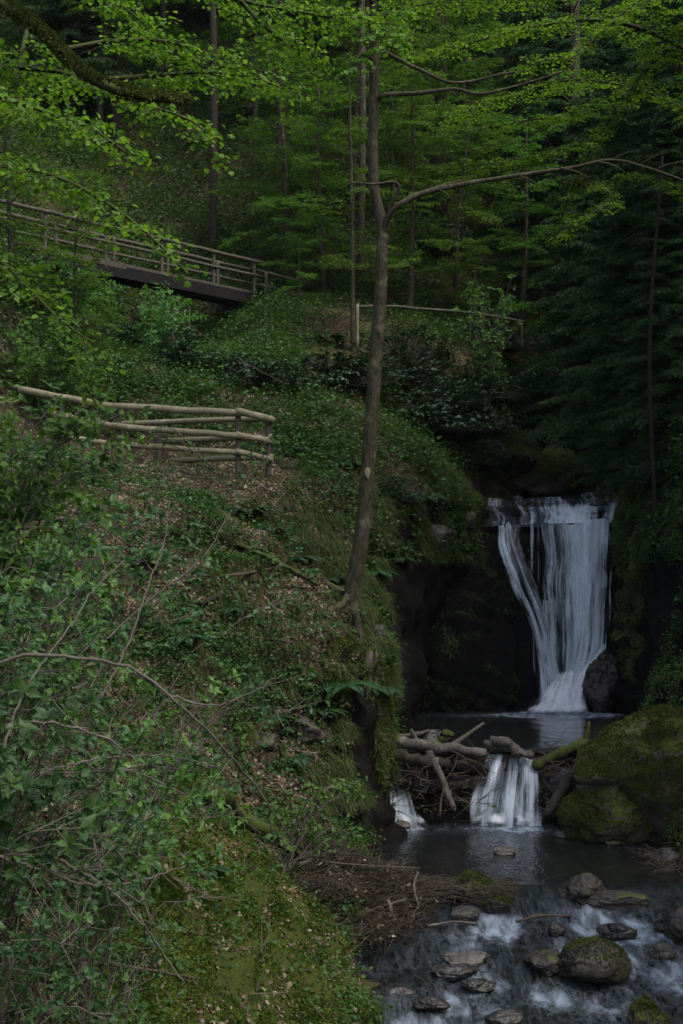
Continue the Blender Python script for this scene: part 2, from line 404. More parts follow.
# ------------------------------------------------------------------ terrain
# each station: y, left bank (foot outwards), bed height, right bank (foot outwards)
FL = [(-20, 14), (-60, 40)]
ST = [
 (-8, [(3, -1.6), (2.4, .2), (1.5, 1.8), (.3, 3.2), (-1.5, 3.5), (-4, 4.4), (-8, 7.5), (-20, 14), (-60, 40)], -1.9, [(6, -1.6), (7, 0), (8.5, 1.5), (10.5, 4), (15, 9), (25, 18), (60, 45)]),
 (0, [(2.6, -1.4), (2.1, .2), (1.3, 1.8), (.4, 3.0), (-1.2, 3.3), (-3, 3.9), (-7, 6.8), (-20, 14), (-60, 40)], -1.7, [(6, -1.4), (7, 0), (8.5, 1.5), (10.5, 4), (15, 9), (25, 18), (60, 45)]),
 (4, [(1.8, -1.2), (1.3, 0), (.5, 1.3), (-.3, 2.3), (-1.3, 2.9), (-3, 3.8), (-7, 6.5), (-20, 14), (-60, 40)], -1.5, [(5.8, -1.2), (6.8, .1), (8.2, 1.5), (10, 4), (15, 9), (25, 18), (60, 44)]),
 (7, [(1.0, -1.0), (.5, .1), (-.2, 1.0), (-1.0, 1.7), (-1.8, 2.3), (-3.2, 3.4), (-7, 6.3), (-20, 14.5), (-60, 41)], -1.3, [(5.7, -1), (6.6, .2), (7.9, 1.5), (9.8, 3.7), (14.5, 8.5), (25, 18), (60, 43)]),
 (10, [(.6, -.95), (.15, .1), (-.4, .7), (-1.0, 1.3), (-1.7, 1.85), (-3.1, 3.0), (-7, 6.2), (-20, 15), (-60, 42)], -1.2, [(5.6, -.95), (6.4, .3), (7.6, 1.5), (9.5, 3.5), (14, 8), (24, 17), (60, 42)]),
 (14, [(.55, -.8), (.05, .2), (-.5, .9), (-1.0, 1.5), (-1.6, 2.1), (-3.0, 3.3), (-7, 6.5), (-20, 16), (-60, 42)], -1.05, [(5.6, -.8), (6.3, .35), (7.5, 1.5), (9.2, 3.5), (13.5, 8), (24, 17), (60, 42)]),
 (17, [(.50, -.7), (.12, .0), (-.4, .75), (-.95, 1.4), (-1.7, 2.15), (-3.1, 3.5), (-7, 6.8), (-20, 17), (-60, 43)], -.9, [(5.6, -.7), (6.3, .4), (7.4, 1.5), (9, 3.5), (13, 8), (23, 17), (60, 42)]),
 (19.2, [(.30, -.6), (.05, -.1), (-.5, .35), (-1.15, 1.1), (-1.9, 2.0), (-3.2, 3.6), (-7, 7.0), (-20, 17), (-60, 43)], -.75, [(5.6, -.55), (6.3, .5), (7.4, 1.6), (9, 3.7), (12.6, 8.2), (22.5, 18), (60, 43)]),
 (21, [(.40, -.4), (-.1, .05), (-.7, .35), (-1.3, 1.0), (-2.1, 2.3), (-3.6, 4.0), (-7, 7.1), (-20, 18), (-60, 44)], -.5, [(5.6, -.4), (6.3, .5), (7.3, 1.7), (8.9, 3.9), (12.3, 8.4), (22, 18.5), (60, 44)]),
 (23.5, [(.65, -.3), (.1, .3), (-.45, 1.2), (-1.0, 2.1), (-1.9, 3.3), (-3.6, 5.1), (-7, 7.3), (-20, 19), (-60, 45)], -.6, [(5.7, -.3), (6.3, .6), (7.3, 1.8), (8.8, 4), (12, 8.5), (22, 19), (60, 45)]),
 (25.3, [(.95, -.3), (.85, .9), (.65, 2.2), (.1, 3.4), (-1.1, 4.2), (-2.6, 5.4), (-6.5, 7.3), (-20, 20), (-60, 46)], -.6, [(5.5, -.2), (6.2, 1), (7.2, 2.4), (8.5, 4.8), (11.6, 9.2), (21, 20), (60, 46)]),
 (26.5, [(1.0, -.3), (.95, 1.4), (.75, 3.0), (.1, 4.3), (-1, 4.9), (-2.3, 6.0), (-6.5, 7.3), (-20, 20), (-60, 46)], -.55, [(5.4, -.1), (6.1, 1.3), (7.1, 3.), (8.3, 5.2), (11.3, 9.6), (20.5, 20), (60, 47)]),
 (27.15, [(1.0, .6), (.95, 2.2), (.8, 3.6), (.1, 4.7), (-.9, 5.2), (-2.2, 6.0), (-6.5, 6.7), (-20, 20), (-60, 46)], .85, [(5.3, .9), (6.0, 1.8), (7., 3.3), (8.2, 5.5), (11, 10), (20, 21), (60, 48)]),
 (28.6, [(1.1, 1.0), (1.05, 2.6), (.85, 4.2), (.2, 5.3), (-.8, 5.9), (-1.45, 6.6), (-6.5, 7.1), (-20, 20), (-60, 46)], .7, [(6.1, 1.), (6.5, 2.6), (7.0, 4.6), (7.9, 7), (10.5, 11.5), (19, 23), (60, 49)]),
 (31, [(1.5, 1.0), (1.8, 3.), (1.9, 5.), (1.3, 6.3), (.2, 6.9), (-1.4, 6.9), (-6.5, 7.4), (-20, 21), (-60, 47)], .6, [(6.5, 1.), (6.7, 3), (6.9, 5.2), (7.6, 7.6), (10, 12), (18, 24), (60, 50)]),
 (33.6, [(1.5, 1.0), (1.9, 3.), (2.9, 4.8), (2.9, 6.4), (1.8, 7.8), (-1.4, 8.6), (-6.5, 9.6), (-20, 23), (-60, 48)], .5, [(6.9, 1.), (6.8, 3), (6.9, 5.2), (7.5, 7.8), (10, 12.5), (18, 25), (60, 51)]),
 (34.3, [(2.2, 1.0), (2.6, 3.), (3.4, 4.8), (3.3, 6.4), (1.8, 7.9), (-1.4, 8.8), (-6.5, 9.8), (-20, 23), (-60, 48)], .6, [(6.8, 1.), (6.8, 3), (6.9, 5.2), (7.5, 7.8), (10, 12.5), (18, 25), (60, 51)]),
 (34.75, [(3.6, 5.45), (3.5, 5.8), (3.3, 6.3), (3.0, 6.9), (1.8, 8.0), (-1.4, 9.0), (-6.5, 10), (-20, 23), (-60, 48)], 5.5, [(6.75, 5.45), (6.95, 6), (7.2, 6.8), (7.8, 8.2), (10, 12.8), (18, 25), (60, 51)]),
 (37, [(3.9, 6.2), (3.6, 6.6), (3.2, 7.2), (2.5, 7.8), (1.2, 8.8), (-1.6, 10), (-6.5, 10.6), (-20, 24), (-60, 49)], 6.1, [(7, 6.2), (7.3, 6.9), (7.8, 7.8), (8.6, 9.3), (11, 13.5), (18, 26), (60, 52)]),
 (40, [(5, 6.8), (4.6, 7.4), (4., 8.2), (3, 9.2), (1, 10.2), (-2, 11.2), (-5, 9.9), (-14, 19), (-60, 49)], 6.6, [(7.6, 6.8), (8.2, 7.8), (8.8, 9.2), (9.8, 11), (12, 15), (19, 27), (60, 52)]),
 (43, [(7, 7.1), (6.2, 8.2), (5.4, 9.6), (4.4, 11.0), (2, 12.2), (-2.3, 12.8), (-5, 10.3), (-12, 17.5), (-60, 50)], 7, [(9, 7.2), (9.7, 8.5), (10.5, 10.4), (11.8, 13), (14, 17), (20.5, 28), (60, 53)]),
 (46, [(8.6, 7.5), (7.6, 9.5), (6.5, 11.6), (5, 12.7), (2, 13.4), (-2, 13.8), (-5, 12.3), (-12, 19), (-60, 51)], 7.4, [(10.4, 7.5), (11, 9), (12, 11.5), (13.5, 14.5), (16, 19), (22, 30), (60, 54)]),
 (60, [(12, 10.5), (10.6, 13.5), (9, 16.5), (6, 20), (2, 23.5), (-3, 26.5), (-8, 27.5), (-20, 33), (-60, 54)], 10.3, [(14, 10.5), (15, 13), (16.5, 16.5), (18.5, 20.5), (22, 27), (30, 38), (60, 58)]),
 (80, [(15, 20), (13, 24), (10, 29), (6, 34), (2, 38), (-4, 42), (-10, 44), (-25, 48), (-70, 62)], 19.5, [(17, 20), (18.5, 23), (20.5, 27), (23, 31), (27, 37), (36, 46), (70, 64)]),
 (105, [(15, 52), (13, 53), (10, 54), (6, 55), (2, 57), (-4, 59), (-10, 60), (-25, 64), (-80, 72)], 51.5, [(17, 52), (18.5, 53), (20.5, 54), (23, 56), (27, 58), (36, 62), (80, 72)]),
]
def terrain():
    ys = np.array([s[0] for s in ST], float)
    K = []
    for y, L, b, R in ST:
        l0, r0 = L[0], R[0]
        bed = [(l0[0] + (r0[0] - l0[0]) * f, b + (.05 if f in (.15, .85) else 0)) for f in (.15, .5, .85)]
        K.append(L[::-1] + bed + R)
    K = np.array(K, float)                              # stations x columns x 2
    sub = [10, 24, 26, 16, 14, 14, 14, 14, 5, 8, 8, 5, 14, 14, 14, 14, 18, 12]
    assert len(sub) == K.shape[1] - 1
    yy = [-8.]
    while yy[-1] < 105:
        y = yy[-1]
        st = .5 if y < 6 else .13 if y < 37 else .13 + (y - 37) * .012
        if 26.3 < y < 27.3 or 34.1 < y < 34.9: st = .06
        yy.append(y + st)
    yy = np.array(yy[:-1] + [105.])
    cols = []
    for c in range(K.shape[1] - 1):
        for k in range(sub[c]):
            f = k / sub[c]
            cols.append(K[:, c] * (1 - f) + K[:, c + 1] * f)
    cols.append(K[:, -1])
    G = np.array(cols).transpose(1, 0, 2)               # stations x V x 2
    X = np.stack([np.interp(yy, ys, G[:, v, 0]) for v in range(G.shape[1])], 1)
    Z = np.stack([np.interp(yy, ys, G[:, v, 1]) for v in range(G.shape[1])], 1)
    Y = np.repeat(yy[:, None], X.shape[1], 1)
    Pg = np.stack([X, Y, Z], -1)
    for _ in range(5):                                  # soften the creases
        Q = Pg.copy()
        Q[1:-1, 1:-1] = .5 * Pg[1:-1, 1:-1] + .125 * (Pg[:-2, 1:-1] + Pg[2:, 1:-1] + Pg[1:-1, :-2] + Pg[1:-1, 2:])
        Pg = Q
    du = np.gradient(Pg, axis=0); dv = np.gradient(Pg, axis=1)
    N = nz(np.cross(dv, du)); 
    N = np.where(N[..., 2:3] < -.3, -N, N)
    p = Pg.reshape(-1, 3); n = N.reshape(-1, 3)
    steep = np.clip((1 - n[:, 2]) * 1.6, 0, 1)
    big = fbm(p * .45, 4, 3); med = fbm(p * 1.5, 4, 21); fine = fbm(p * 5.5, 3, 31)
    amp = np.clip((p[:, 1] - 2) / 8, .3, 1)
    cells = np.round(p[:, 2] * 1.6 + .7 * vnoise(p * .7, 5)) * .5
    strata = np.abs(vnoise(np.stack([p[:, 0] * .5, p[:, 1] * .5, cells * 3.1], 1), 44))
    disp = amp * (.22 * big + .13 * med + .045 * fine + steep * (.16 * med + .15 * strata - .05))
    bedc = np.zeros(X.shape[1]); v0 = sum(sub[:8]); bedc[v0:v0 + sum(sub[8:12])] = 1
    bedm = np.repeat(bedc[None], len(yy), 0).ravel()
    rg = np.clip((p[:, 1] - 8) / 3, 0, 1) * np.clip((27.3 - p[:, 1]) / 1.5, 0, 1)
    led = np.abs(vnoise(p * [1.1, 1.1, 2.2], 51)) ; disp = disp + rg * (.22 * fbm(p * 1.1, 4, 61) + .22 * (led - .3) + .05 * fbm(p * 7, 3, 62))
    disp = disp * (1 - .7 * bedm)
    far = np.clip((p[:, 1] - 48) / 30, 0, 1)
    disp = disp + far * 1.5 * fbm(p * .12, 3, 77)
    p = p + n * disp[:, None]
    # what covers it
    rock = np.clip((steep - .55) * 2.2, 0, 1)
    gorge = np.clip(1 - np.abs(p[:, 1] - 33) / 4.5, 0, 1) * (p[:, 0] > 1.2) * (p[:, 2] < 6.4) 
    rock = np.maximum(rock * np.clip((p[:, 1] - 20) / 5, 0, 1), gorge)
    rock = np.maximum(rock, bedm * .9)
    md = np.clip(1.5 - np.hypot((p[:, 0] + .7) / 1.5, (p[:, 1] - 14) / 6.5), 0, 1)
    nose = np.clip(1.4 - np.hypot((p[:, 0] - .6) / 1.2, (p[:, 1] - 26) / 3), 0, 1) * (p[:, 2] < 3.6)
    up = np.clip(1.2 - np.hypot((p[:, 0] - 6) / 4, (p[:, 1] - 39) / 4), 0, 1)
    moss = np.clip(md * .95 + nose * .8 + up * .8 + .25 * fbm(p * .6, 3, 60), 0, 1)
    nu, nv = X.shape
    i = np.arange(nu - 1)[:, None] * nv; j = np.arange(nv - 1)[None]
    q = np.stack([i + j, i + j + 1, i + nv + j + 1, i + nv + j], -1).reshape(-1, 4)
    mb = MB(); mb.add(p, q)
    o = mb.build('hillside', M['ground'], attrs={'moss': moss, 'rock': rock})
    tag(o, 'steep wooded gorge slopes of soil, leaf litter, moss and rock around the stream', 'hillside', kind='structure')
    tri = np.vstack([q[:, [0, 1, 2]], q[:, [0, 2, 3]]])
    return o, p, tri, q
GR, GV, GT, GQ = terrain()
BVH = BVHTree.FromPolygons([tuple(v) for v in GV.tolist()], [tuple(f) for f in GQ.tolist()])
GA, GB_, GC = GV[GT[:, 0]], GV[GT[:, 1]], GV[GT[:, 2]]
GN = nz(np.cross(GB_ - GA, GC - GA)); GCen = (GA + GB_ + GC) / 3
_a = np.linalg.norm(np.cross(GB_ - GA, GC - GA), axis=1) / 2
GN = np.where((GN[:, 2:3] < 0), -GN, GN)

def hit(px, py, dmin=1.0):
    """where the sight line through the photo point meets the ground"""
    d = nz(P(px, py, 1.0) - np.array([0, 0, EYE]))
    o = np.array([0, 0, EYE]) + d * dmin
    r = BVH.ray_cast(Vector(o), Vector(d), 200)
    return None if r[0] is None else np.array(r[0])

def drop(x, y, top=90):
    r = BVH.ray_cast(Vector((x, y, top)), Vector((0, 0, -1)), 300)
    return 0.0 if r[0] is None else r[0].z

def scatter(n, mask, weight=None):
    """n random points on the ground triangles where mask holds"""
    idx = np.nonzero(mask)[0]
    w = _a[idx] * (1 if weight is None else weight[idx])
    k = rng.choice(idx, n, p=w / w.sum())
    u, v = rng.random(n), rng.random(n)
    s = u + v > 1; u[s] = 1 - u[s]; v[s] = 1 - v[s]
    p = GA[k] + u[:, None] * (GB_[k] - GA[k]) + v[:, None] * (GC[k] - GA[k])
    return p, GN[k]

def in_view(c, m=.12):
    px = CX + F * c[:, 0] / np.maximum(c[:, 1], .1); py = HY - F * (c[:, 2] - EYE) / np.maximum(c[:, 1], .1)
    return (c[:, 1] > 2) & (px > -683 * m - 60) & (px < 683 * (1 + m) + 60) & (py > -200) & (py < 1200)
INV = in_view(GCen)

# ------------------------------------------------------------------ rocks
def ico(sub):
    import bmesh
    bm = bmesh.new(); bmesh.ops.create_icosphere(bm, subdivisions=sub, radius=1)
    v = np.array([x.co[:] for x in bm.verts]); t = np.array([[x.index for x in f.verts] for f in bm.faces]); bm.free()
    return v, t
ICO4, ICO5 = ico(5), ico(6)
def rock_geo(size, seed, rough=.28, facets=7, flat=.0, big=False, fine=.035, box=1.0, ledge=0.0):
    v, t = ICO5 if big else ICO4
    v = v.copy()
    if box != 1: v = np.sign(v) * np.abs(v) ** box
    r = np.random.default_rng(seed)
    for _ in range(facets + 5 if (big or facets != 7) else 5):                             # shear flat faces off
        n = nz(r.normal(size=3)); h = r.uniform(.5, .85)
        d = v @ n; over = np.maximum(d - h, 0)
        v = v - n * (over * .9)[:, None]
    nn = nz(v)
    v = v + nn * (rough * fbm(v * 1.3 + seed, 4, seed) + .55 * rough * np.abs(fbm(v * 3.2 + seed, 4, seed + 5)) - .25 * rough * (np.abs(vnoise(v * 2.1 + seed, seed + 8)) < .08) + fine * fbm(v * 11, 3, seed + 3))[:, None]
    if ledge:
        sz = np.asarray(size) / 2; w = v * sz; zz = w[:, 2] * 2.3 + .9 * vnoise(w * .9 + seed, 71) + .35 * w[:, 0]
        fr = zz - np.floor(zz); v = v + nn * (ledge * (np.minimum(fr * 1.2, 1) - (fr > .88) * .9 + .8 * vnoise(np.c_[np.floor(zz) * 3.3, w[:, 0] * 1.3, w[:, 1] * 1.3 + seed], 72)))[:, None] / sz
        v = v + nn * (.5 * ledge * fbm(w * 3 + seed, 4, 73))[:, None] / sz
    v = v * np.asarray(size) / 2
    return v, t
ROCKS = {}
def cover(o, n, L, mat, seed, nm='moss', shape=None, zmin=-.2, thr=-.1, hang=0.0):
    """moss or hanging plants growing on a rock, as its part"""
    me = o.data; V = np.zeros(len(me.vertices) * 3, np.float32); me.vertices.foreach_get('co', V); V = V.reshape(-1, 3).astype(float)
    T = np.zeros(len(me.polygons) * 3, np.int32); me.polygons.foreach_get('vertices', T); T = T.reshape(-1, 3)
    a, b, c = V[T[:, 0]], V[T[:, 1]], V[T[:, 2]]; cr = np.cross(b - a, c - a); ar = np.linalg.norm(cr, axis=1); nn = cr / np.maximum(ar[:, None], 1e-9)
    m = fbm((a + b + c) / 3 * 1.6, 3, seed) + .35 * nn[:, 2]
    w = ar * np.clip((m - thr) * 3, 0, 1) * (nn[:, 2] > zmin) * (nn[:, 1] < .6)
    r = np.random.default_rng(seed); k = r.choice(len(T), n, p=w / w.sum()); u, v = r.random(n), r.random(n); q = u + v > 1; u[q] = 1 - u[q]; v[q] = 1 - v[q]
    p = a[k] + u[:, None] * (b[k] - a[k]) + v[:, None] * (c[k] - a[k]); N = nn[k]
    org = np.array(o.location)
    mb = MB(); d = N + r.normal(size=N.shape) * .5 - np.array([0, 0, hang])
    leaves(mb, p - N * .006 + org, d, r.normal(size=N.shape), L * r.uniform(.6, 1.2, n), shape or DIAM, np.clip(.5 + .6 * fbm(p * 3, 2, 250) + .2 * r.normal(size=n), 0, 1))
    mb.build(nm, M[mat], o, smooth=False)
def place_rock(name, label, cat, center, size, seed, mat, rough=.28, facets=7, rot=0, group=None, big=False, box=1.0, ledge=0.0):
    v, t = rock_geo(size, seed, rough, facets, big=big, box=box, ledge=ledge)
    c, s = math.cos(rot), math.sin(rot)
    v = v @ np.array([[c, s, 0], [-s, c, 0], [0, 0, 1]])
    mb = MB(); mb.add(v, None, t)
    o = mb.build(name, mat)
    o.location = Vector([float(x) for x in center])
    return tag(o, label, cat, group)
WL = lambda y: float(np.interp(y, [8, 12, 16, 19, 20.6, 21.6, 26.9, 27.0, 34.5, 34.8, 37, 40, 46], [-.95, -.85, -.66, -.42, -.2, 0, 0, 1.35, 1.35, 5.7, 6.35, 6.8, 7.5]))
def rock_px(label, px, pyb, w, h, mat, seed, depth=None, asp=.8, sink=.35, name='river_stone', cat='stone', group='stones in the stream', y=None, **kw):
    """stone whose foot meets the water at photo row pyb"""
    d = y
    if d is None:
        d = 20.
        for _ in range(12): d = F * (EYE - WL(d)) / (pyb - HY) * .5 + d * .5
    c = P(px, pyb, d)
    W = w / F * d * .98; H = h / F * d * (1 + sink) * .9
    D = W * asp
    return place_rock(name, label, cat, (c[0], d + D * .4, WL(d) + H / 2 - H * sink / (1 + sink) if y is None else c[2] + H / 2 - H * sink / (1 + sink)), (W, D, H), seed, M[mat], group=group, **kw)
G1 = 'stones in the stream'
RK = [
 ('round boulder coated in green moss at the edge of the twig heap', 478, 905, 42, 36, 'rock_moss', 3, dict(name='boulder', cat='boulder')),
 ('flat grey-green stone with its foot in the water below the twig heap', 463, 921, 34, 15, 'rock_grey', 4, {}),
 ('small mossy stone beside the round mossy boulder at the twig heap', 501, 914, 32, 16, 'rock', 5, {}),
 ('dark wet boulder with a pale top at the head of the rapids', 583, 902, 44, 28, 'rock', 6, dict(name='boulder', cat='boulder')),
 ('long flat slab slanting into the rapids beside the pale-topped boulder', 616, 908, 76, 16, 'rock', 7, dict(asp=.5)),
 ('large dark boulder with a moss cap standing in the lower rapids', 598, 985, 74, 44, 'rock', 9, dict(name='boulder', cat='boulder', asp=.7)),
 ('smooth grey stone tucked against the moss-capped boulder', 549, 977, 48, 24, 'rock', 10, dict(asp=.9)),
 ('pale oblong stone at the middle of the lower rapids', 468, 966, 46, 14, 'rock_pale', 11, {}),
 ('long brown wet stone the water pours over below the pale oblong one', 457, 981, 62, 15, 'rock_wet', 12, dict(asp=.6)),
 ('low black stone in the stream right behind the pouring water', 480, 990, 34, 11, 'rock_wet', 13, {}),
 ('small dark upright stone in the rapids under the pale-topped boulder', 557, 936, 17, 15, 'rock_wet', 14, {}),
 ('dark wet stone below the long flat slab', 620, 938, 40, 13, 'rock_wet', 15, {}),
 ('brown boulder cut by the photo edge where the rapids begin', 686, 940, 58, 32, 'rock', 16, dict(name='boulder', cat='boulder')),
 ('mossy boulder at the very bottom of the photo near the corner', 652, 1034, 48, 30, 'rock_moss', 17, dict(name='boulder', cat='boulder')),
 ('pale flat stone alone in the calm pool under the log dam', 507, 855, 26, 8, 'rock_pale', 18, {}),
 ('small grey stone in white water beyond the moss-capped boulder', 664, 958, 26, 14, 'rock_grey', 19, {}),
 ('submerged brown stone at the bottom of the photo below the pouring water', 506, 1026, 40, 14, 'rock_wet', 20, {}),
 ('dark flat stone at the bottom of the photo beside the mossy bank', 432, 1012, 36, 12, 'rock_wet', 21, {}),
 ('brown stone almost under water near the mossy bank toe', 400, 998, 34, 9, 'rock_wet', 23, {}),
 ('round grey stone left dry between the mossy bank and the twig heap', 330, 915, 30, 22, 'rock_grey', 29, {}),
 ('greenish upright stone at the water behind the round dry one', 352, 922, 18, 18, 'rock', 30, {}),
 ('pale stone on the shingle below the left dam cascade', 378, 826, 30, 12, 'rock_pale', 31, {}),
 ('small pale stone beside the cascade foam under the mossy rock nose', 402, 829, 20, 8, 'rock_pale', 32, {}),
 ('dark stone in the foam between the two dam cascades', 436, 816, 38, 20, 'rock_wet', 33, {}),
 ('pale little stone in front of the big mossy boulder', 566, 838, 20, 8, 'rock_pale', 34, {}),
 ('grey stone by the shore at the big mossy boulder, near the photo edge', 668, 862, 26, 12, 'rock_grey', 35, {}),
 ('dark stone half way along the shore below the big mossy boulder', 612, 846, 20, 8, 'rock', 36, {}),
]
ROCKXY = []
for lab, px, pb, w, h, mt, sd, kw in RK:
    o = rock_px(lab, px, pb, w, h, mt, sd, rot=0, **kw)
    if 'moss cap' in lab or 'coated in green moss' in lab or 'mossy' in lab[:12]: cover(o, 2600, .03, 'moss_olive', 5, thr=.1, zmin=.4)
    ROCKXY.append((o.location.x, o.location.y, o.dimensions.x / 2))
# the big boulders on the right shore and rocks of the gorge
def BR(label, px, py, d, w, h, dep, mat, seed, **kw):
    o = BR_(label, px, py, d, w, h, dep, mat, seed, **kw); ROCKS[seed] = o; return o
def BR_(label, px, py, d, w, h, dep, mat, seed, **kw):
    c = P(px, py, d)
    kw.setdefault('name', 'boulder'); nm = kw.pop('name')
    ct = kw.pop('cat', 'boulder')
    return place_rock(nm, label, ct, (c[0], d + dep * .5, c[2]), (w, dep, h), seed, M[mat], **kw)
BR('huge moss-covered boulder filling the shore at the right photo edge', 706, 812, 24.6, 5.0, 3.9, 3.0, 'rock_moss', 41, big=True, facets=6, rough=.22)
BR('mossy boulder sloping to the water in front of the huge one', 616, 820, 24.6, 1.7, 1.25, 1.4, 'rock_moss', 42, facets=4, rough=.25, big=True)
BR('small dark rock wedged under the diagonal dam log', 575, 815, 26.2, .8, .9, .7, 'rock', 43)
BR('reddish wet rock standing beside the foot of the waterfall', 607, 682, 33.3, 1.25, 1.7, 1.0, 'rock_red', 44, big=True)
BR('black rock behind the reddish one at the waterfall', 640, 690, 33.2, 1.4, 1.5, 1.1, 'rock_black', 45)
BR('mossy cliff buttress rising right of the waterfall', 690, 630, 31.2, 2.6, 6.2, 2.2, 'rock_cliff', 46, big=True, facets=14, rough=.3, ledge=.09, name='rock_outcrop', cat='rock')
BR('tall green-streaked rock pillar against the right side of the waterfall', 648, 560, 33.6, 1.25, 4.4, 1.5, 'rock_cliff', 47, big=True, facets=12, rough=.3, ledge=.08, name='rock_outcrop', cat='rock')
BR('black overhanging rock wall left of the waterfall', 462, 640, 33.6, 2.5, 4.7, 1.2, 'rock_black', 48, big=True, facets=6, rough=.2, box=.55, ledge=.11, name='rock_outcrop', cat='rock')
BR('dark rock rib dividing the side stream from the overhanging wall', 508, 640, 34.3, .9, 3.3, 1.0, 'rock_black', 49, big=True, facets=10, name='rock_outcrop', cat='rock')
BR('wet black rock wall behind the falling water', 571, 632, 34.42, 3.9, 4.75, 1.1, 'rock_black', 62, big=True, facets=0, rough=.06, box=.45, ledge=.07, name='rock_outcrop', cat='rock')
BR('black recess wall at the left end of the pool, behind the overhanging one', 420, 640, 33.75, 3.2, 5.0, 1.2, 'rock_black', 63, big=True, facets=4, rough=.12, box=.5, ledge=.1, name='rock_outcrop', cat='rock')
BR('low rock rim at the left end of the waterfall lip', 474, 508, 34.9, .9, .8, 1.0, 'rock_cliff', 50, name='rock_outcrop', cat='rock')
BR('mossy rock nose dropping into the water under the slender grassy bank', 366, 745, 25.5, 1.15, 3.2, 1.2, 'rock_moss', 51, big=True, facets=10, rough=.35, name='rock_outcrop', cat='rock')
BR('dark boulder splitting the water on top of the waterfall', 519, 505, 36., .55, .5, .5, 'rock_wet', 52, group='stones on the lip of the waterfall', name='river_stone', cat='stone')
BR('mossy rock shoulder above the waterfall under the ferny bank', 545, 470, 39.5, 2.6, 1.5, 1.4, 'rock_moss', 53, big=True, name='rock_outcrop', cat='rock')
BR('dark rock bulge under the bushes at the head of the gorge', 508, 452, 38.5, 2.4, 1.5, 1.2, 'rock_cliff', 54, big=True, name='rock_outcrop', cat='rock')
BR('small wet stone on the waterfall lip near its right end', 600, 506, 35.6, .5, .3, .4, 'rock_wet', 55, group='stones on the lip of the waterfall', name='river_stone', cat='stone')
BR('pale stone lodged in the log dam where the right trickle runs', 604, 757, 27.4, .5, .35, .4, 'rock_grey', 56, name='river_stone', cat='stone')
BR('brown stone at the end of the log dam behind the huge boulder', 622, 762, 27.2, .6, .5, .5, 'rock', 57, name='river_stone', cat='stone')
BR('dark rock holding up the left end of the log dam', 415, 785, 26.9, 1.1, .9, .6, 'rock_wet', 58)
BR('dark rock in the shade under the middle of the log dam', 455, 795, 27.0, .9, .8, .5, 'rock_wet', 59)
BR('dark rock behind the middle cascade of the log dam', 515, 790, 27.1, 1.4, 1.2, .5, 'rock_wet', 60)
BR('black rock under the right part of the log dam', 562, 785, 26.9, .9, 1.0, .6, 'rock_wet', 61)
for (lb, px, py, dd, w, h) in [('dark ledge breaking through the turf over the rock recess', 432, 540, 0, 1.0, .7), ('mossy stone in the grassy brow left of the waterfall lip', 462, 520, 0, .8, .6), ('stone showing through the grass below the lone tree', 378, 640, 0, .6, .5),
      ('moss-capped rock breaking out of the leafy slope under the lone tree', 300, 735, 22.5, .9, .6),
      ('mossy stone half buried in the slope beside the fern clump', 262, 745, 21, .6, .4),
      ]:
    g = hit(px, py)
    place_rock('boulder', lb, 'boulder', (g[0], g[1] + .15, g[2]), (w, w * .8, h), int(px), M['rock'])

for sd, n, L, th in ((41, 70000, .034, -.12), (42, 22000, .03, -.1), (46, 30000, .05, -.3), (47, 12000, .05, -.2), (48, 5000, .05, .2), (51, 14000, .05, -.1), (53, 9000, .06, -.1), (54, 5000, .06, .05), (63, 9000, .06, .1), (62, 1500, .05, .35)):
    cover(ROCKS[sd], n, L, 'moss_olive' if sd < 49 else 'moss', sd, thr=th, zmin=-.3)
for sd, n, L in ((63, 5000, .2), (46, 14000, .2), (47, 7000, .2), (51, 2500, .14), (53, 2000, .16), (54, 2500, .16)):
    cover(ROCKS[sd], n, L, 'grass', sd + 50, 'hanging_grass', BLADE, -.3, .05, .9)
